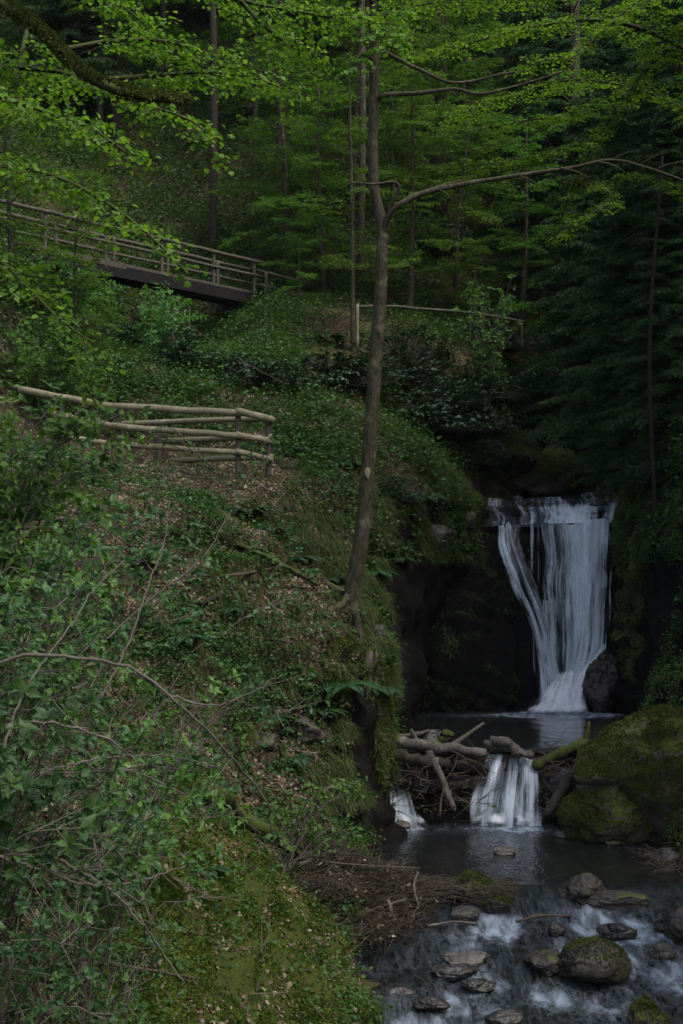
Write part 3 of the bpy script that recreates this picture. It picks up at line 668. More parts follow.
# ------------------------------------------------------------------ water
def water_sheet(name, x0, x1, y0, y1, step, zf, mat, foamf, label, amp=1.0):
    xs = np.arange(x0, x1 + step / 2, step); ys = np.arange(y0, y1 + step / 2, step)
    X, Y = np.meshgrid(xs, ys)
    p = np.stack([X.ravel(), Y.ravel(), np.zeros(X.size)], 1)
    p[:, 2], fo = zf(p)
    nu, nv = X.shape
    i = np.arange(nu - 1)[:, None] * nv; j = np.arange(nv - 1)[None]
    q = np.stack([i + j, i + j + 1, i + nv + j + 1, i + nv + j], -1).reshape(-1, 4)
    mb = MB(); mb.add(p, q)
    return tag(mb.build(name, mat, attrs={'foam': fo}), label, 'water', kind='structure')
def stream_z(p):
    x, y = p[:, 0], p[:, 1]
    z = np.interp(y, [8, 12, 16, 19, 20.6, 21.6, 27], [-.95, -.85, -.66, -.42, -.2, 0, 0])
    rap = np.clip((21.9 - y) / 1.0, 0, 1)
    near = np.zeros(len(p))
    for rx, ry, rr in ROCKXY:
        dx, dy = x - rx, y - ry
        up = np.exp(-((dx / (rr + .1)) ** 2) - ((dy - rr * .3) / .35) ** 2)
        wake = np.exp(-((dx / (rr * 1.15 + .05)) ** 2) - ((dy + rr + .5) / .75) ** 2)
        near = np.maximum(near, np.maximum(up * .3, wake) * (ry < 22))
        z = z + rap * (.05 * up - .05 * wake)
    q = np.stack([x * 1.7, y * .9, 0 * x], 1)
    n1 = fbm(q * 1.6, 4, 90); n2 = fbm(q * 4.5, 3, 91)
    stairs = np.sin(y * 2.6 + 1.6 * vnoise(np.stack([x * .8, y * .2, 0 * x], 1), 8) * 2)
    z = z + rap * (.06 * n1 + .05 * n2 + .035 * stairs)
    z = z + (1 - rap) * .004 * n1
    big = fbm(np.stack([x * .7, y * .5, 0 * x], 1), 3, 95)
    foam = rap * np.clip(.16 + .38 * big + .25 * np.clip(-stairs, 0, 1) + .75 * near, 0, .95)
    # white water under the dam cascades
    for cx, cy, rx_, ry_, s in [(3.25, 26.15, .95, .55, 1.2), (1.25, 26.3, .45, .7, 1.15), (2.2, 26.2, 1.2, .4, .7), (4.3, 26.2, .6, .35, .55)]:
        foam = np.maximum(foam, s * np.exp(-((x - cx) / rx_) ** 2 - ((y - cy) / ry_) ** 2))
    z = z + .03 * np.exp(-((y - 26.2) / .5) ** 2) * n2
    return z, np.clip(foam, 0, 1)
water_sheet('stream', -.8, 7.4, 8, 26.95, .055, stream_z, M['stream'], None, 'shallow stream running over stones from the log dam towards the viewer')
def pool_z(p):
    x, y = p[:, 0], p[:, 1]
    q = np.stack([x, y, 0 * x], 1)
    foam = 1.25 * np.exp(-((x - 5.35) / 1.5) ** 2 - ((y - 33.5) / .95) ** 2) + .85 * np.exp(-((x - 4.4) / 2.2) ** 2 - ((y - 33.0) / .6) ** 2)
    foam = foam + .25 * np.clip(fbm(q * 1.1, 3, 70), 0, 1) * np.clip((y - 29) / 3, 0, 1)
    return 1.35 + .006 * fbm(q * 2.5, 3, 71) + .03 * foam * fbm(q * 4, 3, 73) - .05 * np.clip((27.4 - y) / .4, 0, 1), np.clip(foam, 0, 1)
water_sheet('pool', .6, 8.2, 27.02, 34.75, .06, pool_z, M['pool'], None, 'dark calm pool between the waterfall and the log dam')
def top_z(p):
    x, y = p[:, 0], p[:, 1]
    q = np.stack([x * 2, y * 1.5, 0 * x], 1)
    return np.interp(y, [34.6, 35.4, 37, 40, 46], [5.6, 5.9, 6.36, 6.82, 7.5]) + .04 * fbm(q, 3, 75), np.clip(.45 + .5 * fbm(q * .6, 3, 76), 0, 1) * (y < 39.5)
water_sheet('upper_stream', 3.0, 11, 35.2, 46, .09, top_z, M['stream'], None, 'stream arriving over mossy rock above the waterfall')

def veil(mb, left, right, nu, nv, ridge, seed, dens, bulge=0.0, wob=1):
    """sheet of falling water between two edge curves (world points, top to bottom)"""
    L = resample(left, nv); R = resample(right, nv)
    u = np.linspace(0, 1, nu)
    V = L[:, None] * (1 - u[None, :, None]) + R[:, None] * u[None, :, None]
    wid = float(np.linalg.norm(R - L, axis=1).mean())
    hh_ = float(np.linalg.norm(L[-1] - L[0])); jt = np.linspace(0, 1.3 * hh_, nv)[:, None]; ws = min(wid * .045, .04 * hh_)
    V[:, :, 0] += ws * (vnoise(np.c_[jt, 0 * jt, 0 * jt + seed], 3)[:, None] * (1 - u)[None] + vnoise(np.c_[jt, 0 * jt + 9, 0 * jt + seed], 4)[:, None] * u[None])
    V[:, :, 2] += (np.linspace(1, 0, nv) ** 4)[:, None] * .07 * vnoise(np.c_[u * 9, 0 * u + seed, 0 * u], 5)[None]
    ln = np.r_[0, np.cumsum(np.linalg.norm(np.diff((L + R) / 2, axis=0), axis=1))]
    U = np.repeat((u * wid)[None], nv, 0); W = np.repeat(ln[:, None], nu, 1)
    k = np.stack([U.ravel() * 5, W.ravel() * .35, np.full(U.size, seed)], 1)
    off = ridge * (fbm(k, 3, seed) + .5 * vnoise(k * 3, seed + 1)) 
    V = V.reshape(-1, 3)
    V[:, 1] -= off + bulge * np.sin(np.pi * np.repeat(u[None], nv, 0).ravel())
    i = np.arange(nv - 1)[:, None] * nu; j = np.arange(nu - 1)[None]
    q = np.stack([i + j, i + nu + j, i + nu + j + 1, i + j + 1], -1).reshape(-1, 4)
    vv = np.repeat(np.linspace(0, 1, nv)[:, None], nu, 1).ravel(); uu = np.repeat(u[None], nv, 0).ravel()
    mb.add(V, q, None, dens(uu, vv), np.stack([U.ravel(), W.ravel() + seed], 1))
def build_veil(name, mat, parent, mb, label=None):
    return mb.build(name, mat, parent, attrs={'dens': np.concatenate(mb.a)}, label=label)
sm = lambda e0, e1, x: np.clip((x - e0) / (e1 - e0), 0, 1) ** 2 * (3 - 2 * np.clip((x - e0) / (e1 - e0), 0, 1))
edge = lambda u, w=.08: sm(0, w, u) * sm(0, w, 1 - u)
wf = thing('waterfall', 'tall white waterfall pouring off a rock lip into the dark pool', 'waterfall', P(565, 708, 33.8))
mb = MB()
dY = 34.35
veil(mb, [P(541, 523, dY - .12), P(543, 560, dY - .12), P(545, 610, dY - .2), P(549, 660, dY - .25), P(552, 713, dY - .3)],
     [P(609, 521, dY - .12), P(609, 560, dY - .12), P(608, 600, dY - .2), P(606, 640, dY - .22), P(585, 713, dY - .3)],
     70, 90, .05, 3, lambda u, v: (.50 + .30 * np.exp(-((u - .60) / .22) ** 2) + .06 * (u > .8) - .05 * np.exp(-((u - .25) / .1) ** 2) - .05 * v + .08 * vnoise(np.stack([u * 13, v * .8, 0 * u], 1), 3)) * edge(u, .03))
veil(mb, [P(566, 528, dY - .14), P(568, 600, dY - .3), P(566, 700, dY - .45)], [P(598, 528, dY - .14), P(597, 600, dY - .3), P(584, 700, dY - .45)],
     30, 70, .05, 9, lambda u, v: (.50 + .12 * vnoise(np.stack([u * 6, v * 5, 0 * u], 1), 19)) * edge(u, .3) + .03)
for k_, (x0_, x1_) in enumerate([(528, 536), (536, 541), (607, 613), (548, 556), (604, 609)]):
    veil(mb, [P(x0_, 525, dY - .13), P(x0_ + 1, 600, dY - .3), P(x0_ - 1 + 5 * (x0_ < 540), 690, dY - .42)], [P(x1_, 525, dY - .13), P(x1_ - 1, 600, dY - .3), P(x1_ - 3 + 5 * (x0_ < 540), 690, dY - .42)], 8, 90, .03, 40 + k_, lambda u, v: (.42 + .25 * vnoise(np.stack([u * 2, v * 9, 0 * u + k_], 1), 28) - .12 * v) * edge(u, .4))
build_veil('water_curtain', M['fall'], wf, mb)
mb = MB()
for k_, (o1, o2, dn_) in enumerate([(-3, 7, .60), (5, 15, .50), (12, 22, .42)]):
    veil(mb, [P(498 + o1, 524, dY - .12), P(500 + o1, 552, dY - .28), P(513 + o1, 590, dY - .45), P(530 + o1 * .7, 625, dY - .52), P(537 + o1 * .5, 665, dY - .55), P(541 + o1 * .5, 714, dY - .55)],
         [P(500 + o2, 524, dY - .12), P(503 + o2, 546, dY - .28), P(520 + o2, 588, dY - .42), P(532 + o2, 622, dY - .5), P(541 + o2, 665, dY - .5), P(547 + o2, 714, dY - .55)],
         16, 90, .05, 35 + k_, lambda u, v: (dn_ + .12 * vnoise(np.stack([u * 3, v * 7, 0 * u + k_], 1), 8) - .1 * v) * edge(u, .35))
veil(mb, [P(498, 526, dY - .12), P(500, 548, dY - .2), P(512, 585, dY - .35), P(527, 620, dY - .45), P(536, 660, dY - .5), P(540, 714, dY - .5)],
     [P(522, 526, dY - .12), P(519, 545, dY - .2), P(535, 585, dY - .3), P(548, 620, dY - .35), P(560, 660, dY - .4), P(575, 714, dY - .5)],
     34, 80, .05, 5, lambda u, v: (.54 - .16 * u + .14 * vnoise(np.stack([u * 5, v * 6, 0 * u], 1), 18)) * edge(u, .2))
veil(mb, [P(541, 600, dY - .3), P(535, 650, dY - .4), P(533, 706, dY - .5)], [P(560, 600, dY - .3), P(562, 650, dY - .4), P(572, 700, dY - .5)], 20, 40, .04, 15,
     lambda u, v: .48 * edge(u, .2))
build_veil('side_stream', M['fall'], wf, mb, 'white strand slanting down the rock left of the main curtain')
mb = MB()
# foaming chute and splash mound at the foot
veil(mb, [P(607, 634, dY - .25), P(590, 655, dY - .35), P(572, 672, dY - .5), P(544, 694, dY - .7), P(512, 717, dY - 1.0)],
     [P(609, 640, dY - .25), P(601, 664, dY - .38), P(592, 685, dY - .55), P(592, 700, dY - .8), P(602, 717, dY - 1.1)],
     40, 50, .06, 7, lambda u, v: (.74 + .14 * v) * edge(u, .3) * edge(v, .12))
veil(mb, [P(556, 672, dY - .45), P(543, 685, dY - .6), P(524, 699, dY - .85), P(490, 716, dY - 1.2)],
     [P(580, 672, dY - .45), P(585, 685, dY - .6), P(592, 698, dY - .85), P(612, 716, dY - 1.2)],
     40, 40, .10, 8, lambda u, v: (.78 + .12 * vnoise(np.stack([u * 6, v * 5, 0 * u], 1), 5)) * edge(u, .38) * edge(v, .22))
veil(mb, [P(560, 664, dY - .4), P(548, 680, dY - .55), P(534, 695, dY - .7), P(514, 715, dY - .95)],
     [P(584, 662, dY - .4), P(588, 680, dY - .5), P(592, 695, dY - .6), P(602, 715, dY - .9)],
     40, 40, .14, 18, lambda u, v: .98 * edge(u, .42) * sm(0, .25, v))
build_veil('splash', M['foam'], wf, mb)
mb = MB()
veil(mb, [P(488, 499, 36.6), P(488, 509, 35.8), P(498, 525, 34.4)], [P(621, 491, 37.2), P(619, 503, 35.9), P(614, 522, 34.4)],
     110, 26, .03, 11, lambda u, v: (.38 + .24 * vnoise(np.stack([u * 8, v * 1.2, 0 * u], 1), 6) + .18 * sm(.3, .5, v) * (u > .3) - .35 * (v > .35) * (u > .1) * (u < .22)) * edge(u, .04))
build_veil('upper_step', M['fall'], wf, mb, 'low white step of water above the main lip')
def small_fall(label, L, R, nu, nv, dens, seed, foot=None, group='cascades spilling through the log dam'):
    t = thing('cascade', label, 'cascade', (np.array(L[-1]) + R[-1]) / 2, group)
    mb = MB(); veil(mb, L, R, nu, nv, .04, seed, dens)
    build_veil('water_curtain', M['fall'], t, mb)
    if foot is not None:
        mb = MB(); veil(mb, foot[0], foot[1], 30, 16, .04, seed + 3, lambda u, v: (.55 + .3 * vnoise(np.stack([u * 7, v * 3, 0 * u], 1), 39)) * edge(u, .35) * edge(v, .45))
        build_veil('foam', M['foam'], t, mb)
    return t
D0 = 27.0
MID = small_fall('middle cascade fanning over the log dam in white threads', [P(492, 757, D0 + .15), P(487, 770, D0 - .1), P(480, 795, D0 - .25), P(473, 826, D0 - .4)],
           [P(537, 757, D0 + .15), P(537, 770, D0 - .1), P(536, 795, D0 - .2), P(538, 826, D0 - .4)], 50, 40,
           lambda u, v: (.50 + .24 * vnoise(np.stack([u * 11, v * 1.5, 0 * u], 1), 4)) * edge(u, .08), 21,
           ([P(468, 806, D0 - .38), P(450, 829, D0 - .9)], [P(543, 806, D0 - .38), P(560, 829, D0 - .9)]))
mb = MB()
for k_, (x0_, x1_, b0_, b1_) in enumerate([(484, 506, 462, 496), (490, 512, 480, 508), (502, 526, 496, 526), (512, 538, 512, 540), (522, 541, 524, 546)]):
    veil(mb, [P(x0_, 755, D0 + .1), P((x0_ + b0_) / 2, 775, D0 - .2), P(b0_, 800, D0 - .42), P(b0_, 828, D0 - .55)], [P(x1_, 755, D0 + .1), P((x1_ + b1_) / 2, 775, D0 - .2), P(b1_, 800, D0 - .42), P(b1_, 828, D0 - .55)],
         14, 40, .05, 50 + k_, lambda u, v: (.42 + .2 * vnoise(np.stack([u * 3, v * 3, 0 * u + k_], 1), 29) + .1 * v) * edge(u, .35))
build_veil('water_curtain', M['fall'], MID, mb)
small_fall('left cascade splashing beside the mossy rock nose', [P(386, 757, D0 + .2), P(386, 778, D0), P(387, 800, D0 - .3), P(385, 831, D0 - .6)],
           [P(400, 757, D0 + .2), P(405, 775, D0), P(414, 797, D0 - .3), P(425, 831, D0 - .6)], 30, 36,
           lambda u, v: (.42 + .25 * sm(.35, .7, v) - .15 * u) * edge(u, .15), 24,
           ([P(384, 806, D0 - .4), P(380, 831, D0 - .8)], [P(425, 808, D0 - .4), P(448, 829, D0 - .8)]))
small_fall('right trickle running over stones at the end of the log dam', [P(590, 762, 27.3), P(582, 776, 27.0), P(575, 792, 26.7)], [P(612, 762, 27.3), P(608, 772, 27.0), P(594, 786, 26.7)], 24, 20,
           lambda u, v: .52 * edge(u, .2), 27)
t = thing('trickle', 'thin thread of water hanging down the rock face right of the waterfall', 'trickle', P(652, 690, 31.3))
mb = MB(); veil(mb, [P(652, 595, 31.), P(651.4, 640, 31.), P(651, 690, 30.9)], [P(654, 595, 31.), P(653.2, 640, 31.), P(653, 690, 30.9)], 4, 30, .01, 31, lambda u, v: .56 + 0 * u)
build_veil('water_thread', M['fall'], t, mb)
# ------------------------------------------------------------------ timber: logs, railing, footbridge
def log_(name, label, cat, pts, r0, r1, mat, seed, rough=.12, stubs=(), group=None, sides=12):
    p = resample(np.array(pts), max(8, 4 * len(pts)))
    o = thing(name, label, cat, p[0], group) if stubs else None
    w_ = np.random.default_rng(seed); kn = 1 + .35 * np.exp(-((np.arange(len(p)) - w_.integers(2, len(p) - 2)) / .8) ** 2) + .25 * np.exp(-((np.arange(len(p)) - w_.integers(2, len(p) - 2)) / .8) ** 2); p[1:-1] += w_.normal(size=(len(p) - 2, 3)) * r0 * .14
    mb = MB(); tube(mb, p, np.linspace(r0, r1, len(p)) * kn, sides, rough=rough * 1.6, seed=seed)
    if o is None: return tag(mb.build(name, M[mat]), label, cat, group)
    mb.build('trunk', M[mat], o)
    for s in stubs:
        mb = MB(); q = resample(np.array(s), 8); tube(mb, q, np.linspace(r1 * .8, r1 * .3, 8), 7, rough=rough, seed=seed + 1); mb.build('branch', M[mat], o)
    return o
GD = 'driftwood jammed in the dam'
log_('driftwood_log', 'long barkless pale log lying across the left half of the dam', 'log', [P(382, 741, 27.0), P(415, 744, 26.9), P(450, 749, 26.8), P(486, 753, 26.8)], .12, .08, 'driftwood', 1, group=GD,
     stubs=[[P(448, 748, 26.8), P(463, 738, 26.9), P(484, 723, 27.0)], [P(418, 744, 26.9), P(414, 736, 26.9), P(411, 729, 26.9)]])
log_('driftwood_log', 'thin pale pole resting behind the long barkless log', 'log', [P(380, 737, 27.5), P(405, 736, 27.4), P(432, 731, 27.3)], .055, .035, 'driftwood', 2, group=GD)
log_('driftwood_log', 'pale broken log leaning from the long barkless log down into the foam', 'log', [P(430, 752, 26.8), P(438, 770, 26.6), P(446, 790, 26.4), P(454, 808, 26.2)], .085, .05, 'driftwood', 3, group=GD)
log_('driftwood_log', 'brown log under the long barkless one, sagging to the left', 'log', [P(380, 752, 26.8), P(400, 756, 26.7), P(430, 762, 26.7), P(450, 764, 26.7)], .12, .09, 'darklog', 4, group=GD)
log_('driftwood_log', 'thick stubby piece of pale driftwood sitting on the crest by the middle cascade', 'log', [P(487, 746, 27.1), P(499, 741, 27.0), P(512, 745, 27.0), P(520, 752, 26.9), P(532, 755, 26.9)], .10, .07, 'driftwood', 5, group=GD, rough=.3)
log_('driftwood_log', 'mossy forked log with an upright stub on the right of the dam', 'log', [P(534, 767, 26.9), P(553, 757, 26.9), P(572, 748, 26.9), P(588, 742, 27.0)], .09, .11, 'bark_moss', 6, group=GD,
     stubs=[[P(583, 745, 27.0), P(587, 734, 27.0), P(589, 722, 27.0)]])
log_('driftwood_log', 'dark log slanting from the right of the dam down to the pool', 'log', [P(592, 748, 27.0), P(578, 768, 26.7), P(560, 792, 26.3), P(545, 816, 26.0)], .11, .08, 'darklog', 7, group=GD, rough=.2)
log_('driftwood_log', 'black waterlogged beam forming the crest of the dam', 'log', [P(384, 762, 27.25), P(440, 764, 27.2), P(510, 765, 27.25), P(560, 764, 27.2), P(600, 765, 27.3)], .17, .15, 'darklog', 8, group=GD, rough=.15)
log_('driftwood_log', 'second waterlogged beam low in the shade of the dam', 'log', [P(384, 784, 27.2), P(450, 786, 27.2), P(530, 786, 27.2), P(592, 782, 27.2)], .2, .16, 'darklog', 9, group=GD, rough=.15)
log_('driftwood_log', 'short mossy chunk of wood standing against the long barkless log', 'log', [P(436, 746, 27.1), P(444, 738, 27.1), P(450, 733, 27.1)], .13, .09, 'bark_moss', 10, group=GD, rough=.3)
log_('fallen_branch', 'dead twig with two prongs leaning in front of the left dam cascade', 'branch', [P(440, 815, 26.0), P(441, 800, 26.1), P(446, 780, 26.2)], .02, .01, 'twig', 11)
GS = 'dead branches lying on the leafy slope'
for k, (lb, pts, r, mt) in enumerate([
    ('fallen mossy trunk sliding down the bank to the twig heap', [(205, 805), (235, 822), (268, 845), (300, 868)], .13, 'bark_moss'),
    ('long mossy pole lying downhill under the railing end', [(236, 548), (262, 560), (290, 574), (318, 590)], .05, 'bark_moss'),
    ('pale straight stick across the leaves left of the mossy pole', [(222, 580), (250, 577), (272, 572)], .025, 'twig'),
    ('thin forked stick in the leaf litter below the mossy pole', [(250, 584), (275, 588), (312, 592)], .022, 'twig'),
    ('dark rotting branch half hidden by ferns on the slope', [(200, 610), (215, 603), (230, 598)], .05, 'bark_dark'),
    ('slender dead stick lying below the lone tree in dry leaves', [(215, 637), (250, 640), (300, 647)], .018, 'twig'),
    ('bent bare stick over the moss mound', [(240, 805), (262, 828), (280, 850), (287, 868)], .018, 'twig'),
    ('short pale stick at the upper end of the twig heap', [(300, 870), (318, 864), (335, 858)], .04, 'driftwood'),
    ('broken grey branch on the leaves left of the moss mound', [(60, 915), (110, 905), (150, 885)], .02, 'twig'),
    ('thin branch lying at the foot of the shrubs at the bottom photo edge', [(80, 965), (140, 975), (200, 985)], .014, 'twig'),
]):
    pts3 = []
    for (a, b) in pts:
        g = hit(a, b, 8); pts3.append(g + np.array([0, -.05, r + .05]))
    log_('fallen_branch', lb, 'branch', pts3, r, r * .6, mt, 60 + k, group=GS, rough=.15, sides=8)

r = np.random.default_rng(8); mb = MB(); n = 420
x = r.uniform(.95, 5.0, n); y = 26.9 + .3 * r.normal(size=n); ok = ~((x > 2.8) & (x < 3.8)); x, y = x[ok], y[ok]; n = len(x)
z = 1.35 - .25 + .28 * r.random(n) - 1.1 * r.random(n) * (y < 26.9); az = r.normal(0, .8, n); d = np.stack([np.cos(az), np.sin(az) * .6, r.normal(0, .45, n)], 1)
c = np.stack([x, y, z], 1); L = r.uniform(.06, .35, n)[:, None]; m1 = c + r.normal(size=c.shape) * .02
sticks(mb, c - d * L, m1, .005, .010, sides=4); sticks(mb, m1, c + (d + r.normal(size=d.shape) * .3) * L, .010, .004, sides=4)
tag(mb.build('twig_tangle', M['twig'], smooth=False), 'small twigs and bark caught between the logs of the dam', 'twigs', kind='stuff')
def pole(mb, a, b, r0, r1, seed, sag=.0, n=9):
    p = np.linspace(a, b, n); w = np.sin(np.linspace(0, np.pi, n))
    p = p + np.c_[0 * w, 0 * w, -sag * w] + .005 * np.random.default_rng(seed).normal(size=(n, 3))
    tube(mb, p, np.linspace(r0, r1, n), 10, rough=.06, seed=seed)
# lower railing: a hairpin corner of the path
rf = thing('pole_railing', 'weathered railing of round pale poles bent round the path corner above the leafy slope', 'railing', hit(238, 458))
def rail(parent, a, b, r0, r1, seed, mat='rail', sag=.0, label=None):
    mb = MB(); pole(mb, a, b, r0, r1, seed, sag); mb.build('rail', M[mat], parent, label=label)
def postf(parent, top, r, mat='post', depth=None, name='post'):
    z = depth if depth is not None else drop(top[0], top[1]) - .15
    mb = MB(); tube(mb, np.linspace([top[0], top[1], z], top, 6), r, 9, rough=.07, seed=int(abs(top[0] * 100)))
    mb.build(name, M[mat], parent)
dn = 29.3
for k, (a, b) in enumerate([((18, 389), (120, 408)), ((112, 406), (240, 413)), ((236, 411), (274, 420)),
             ((52, 414), (122, 428)), ((112, 426), (242, 436)), ((236, 435), (272, 441)),
             ((55, 435), (122, 446)), ((112, 444), (242, 453)), ((236, 451), (272, 460))]):
    rail(rf, P(a[0], a[1], dn - .02 * k % .05), P(b[0], b[1], dn + (.25 if k % 3 == 2 else 0)), .078 - .006 * (k // 3), .07 - .006 * (k // 3), 200 + k)
for k, (a, b) in enumerate([((118, 424), (272, 418)), ((160, 441), (272, 437)), ((165, 461), (272, 457))]):
    rail(rf, P(a[0], a[1], 31.2), P(b[0], b[1], 29.6), .065, .06, 230 + k, label='rail of the far side of the path corner')
for (a, b, d) in [(118, 406, dn + .09), (238, 410, dn + .1), (268, 418, 29.65), (159, 428, 30.8), (62, 398, dn + .1)]:
    postf(rf, P(a, b, d), .062)
# footbridge
fb = thing('footbridge', 'old wooden footbridge with double pole rails spanning the dark ravine', 'footbridge', P(130, 290, 43.5))
A, B = P(-60, 230, 37.), P(258, 297, 46.)
ax = B - A
def slab(mb, a, b, w0, w1, h, top=0.0):
    """board from a to b, from depth offset w0 to w1, h thick below the line"""
    a = np.array(a); b = np.array(b)
    c = []
    for p in (a, b):
        for w in (w0, w1):
            for z in (top, top - h): c.append(p + [0, w, z])
    mb.add(c, [[0, 2, 3, 1], [4, 5, 7, 6], [0, 1, 5, 4], [2, 6, 7, 3], [0, 4, 6, 2], [1, 3, 7, 5]])
mb = MB()
for k in range(46):
    f0, f1 = k / 46, (k + .86) / 46
    slab(mb, A + ax * f0, A + ax * f1, -.75, .75, .06, rng.uniform(-.008, .008))
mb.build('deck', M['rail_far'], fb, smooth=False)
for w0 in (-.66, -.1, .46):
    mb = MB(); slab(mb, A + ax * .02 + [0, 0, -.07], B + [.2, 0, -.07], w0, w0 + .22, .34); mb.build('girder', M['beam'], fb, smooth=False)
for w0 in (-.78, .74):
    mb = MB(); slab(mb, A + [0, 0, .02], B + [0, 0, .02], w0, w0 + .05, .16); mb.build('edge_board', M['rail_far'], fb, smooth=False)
for (f) in (.12, .30, .48, .66, .84, .99):
    for w0 in (-.72, .72):
        p = A + ax * f + [0, w0, 0]
        postf(fb, p + [0, 0, 1.02], .05, 'post', depth=p[2] - .3)
for w0, sd in ((-.80, 0), (.80, 5)):
    for h, r in ((1.0, .06), (.55, .05)):
        for k, (f0, f1) in enumerate(((0, .34), (.32, .68), (.66, 1.03))):
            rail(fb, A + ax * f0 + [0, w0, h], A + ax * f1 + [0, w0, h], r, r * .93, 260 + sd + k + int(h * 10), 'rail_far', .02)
ab = thing('bridge_abutment', 'rough stacked stone pier carrying the right end of the footbridge', 'stone pier', P(236, 345, 45.7))
rr_ = np.random.default_rng(5)
for row in range(7):
    for c in range(4):
        v, t = rock_geo((.52 * rr_.uniform(.8, 1.2), .6, .30), 300 + row * 9 + c, .12, 6)
        mb = MB(); mb.add(v + P(224 + c * 11 + (row % 2) * 5, 308 + row * 8, 45.6 + .08 * rr_.normal()), None, t); mb.build('stone', M['stone'], ab)
pr = thing('path_railing', 'pole rails running on from the footbridge along the upper path', 'railing', hit(300, 305))
for k, (a, b, d0, d1) in enumerate([((250, 268), (300, 282), 45.3, 46), ((298, 281), (348, 300), 46, 46.5), ((258, 284), (348, 307), 45.4, 46.5)]):
    rail(pr, P(*a, d0), P(*b, d1), .055, .05, 280 + k, 'rail_far')
for (a, b, d) in [(266, 272, 45.5), (300, 281, 46), (346, 298, 46.4)]: postf(pr, P(a, b, d), .05)
pr2 = thing('path_railing', 'single thin pole rail sloping right behind the lone tree, with one pale post', 'railing', hit(357, 350))
rail(pr2, P(357, 307, 40), P(418, 309, 41), .045, .04, 290, 'rail_far', -.05); rail(pr2, P(416, 309, 41), P(524, 322, 42), .042, .035, 291, 'rail_far', -.08)
postf(pr2, P(357.5, 304, 40), .045, 'rail', depth=P(357, 350, 40)[2]); postf(pr2, P(470, 313, 41.5), .03, depth=P(470, 345, 41.5)[2]); postf(pr2, P(522, 320, 42), .03, depth=P(522, 350, 42)[2])
cb = MB(); p = np.linspace(P(152, 290, 41.2), P(286, 384, 31.5), 14); p[:, 2] -= .25 * np.sin(np.linspace(0, np.pi, 14)); tube(cb, p, .008, 6)
tag(cb.build('steel_cable', M['post']), 'thin taut cable running down from the footbridge to the slope', 'cable')

# ------------------------------------------------------------------ trees
UP = np.array([0, 0, 1.0])
def tufts(root, pts, r, n, L, seed, mat='moss_olive', upb=.5):
    """moss growing along a limb"""
    q = np.random.default_rng(seed); pts = np.asarray(pts, float); k = q.random(n) * (len(pts) - 1.01); i = k.astype(int); f = (k - i)[:, None]
    c = pts[i] * (1 - f) + pts[i + 1] * f; rr = np.interp(k, np.arange(len(pts)), np.broadcast_to(r, (len(pts),)))
    T = nz(pts[i + 1] - pts[i]); N = nz(np.cross(T, q.normal(size=T.shape)) + np.array([0, 0, upb])); N = nz(N - T * (N * T).sum(1, keepdims=True))
    m = fbm(c * 2.2 + N * .6, 3, seed) > -.22
    c, N, rr = c[m], N[m], rr[m]; mb = MB()
    leaves(mb, c + N * rr[:, None] * .95, N + q.normal(size=N.shape) * .6, q.normal(size=N.shape), L * q.uniform(.6, 1.2, len(c)), DIAM, q.random(len(c)))
    mb.build('moss', M[mat], root, smooth=False)
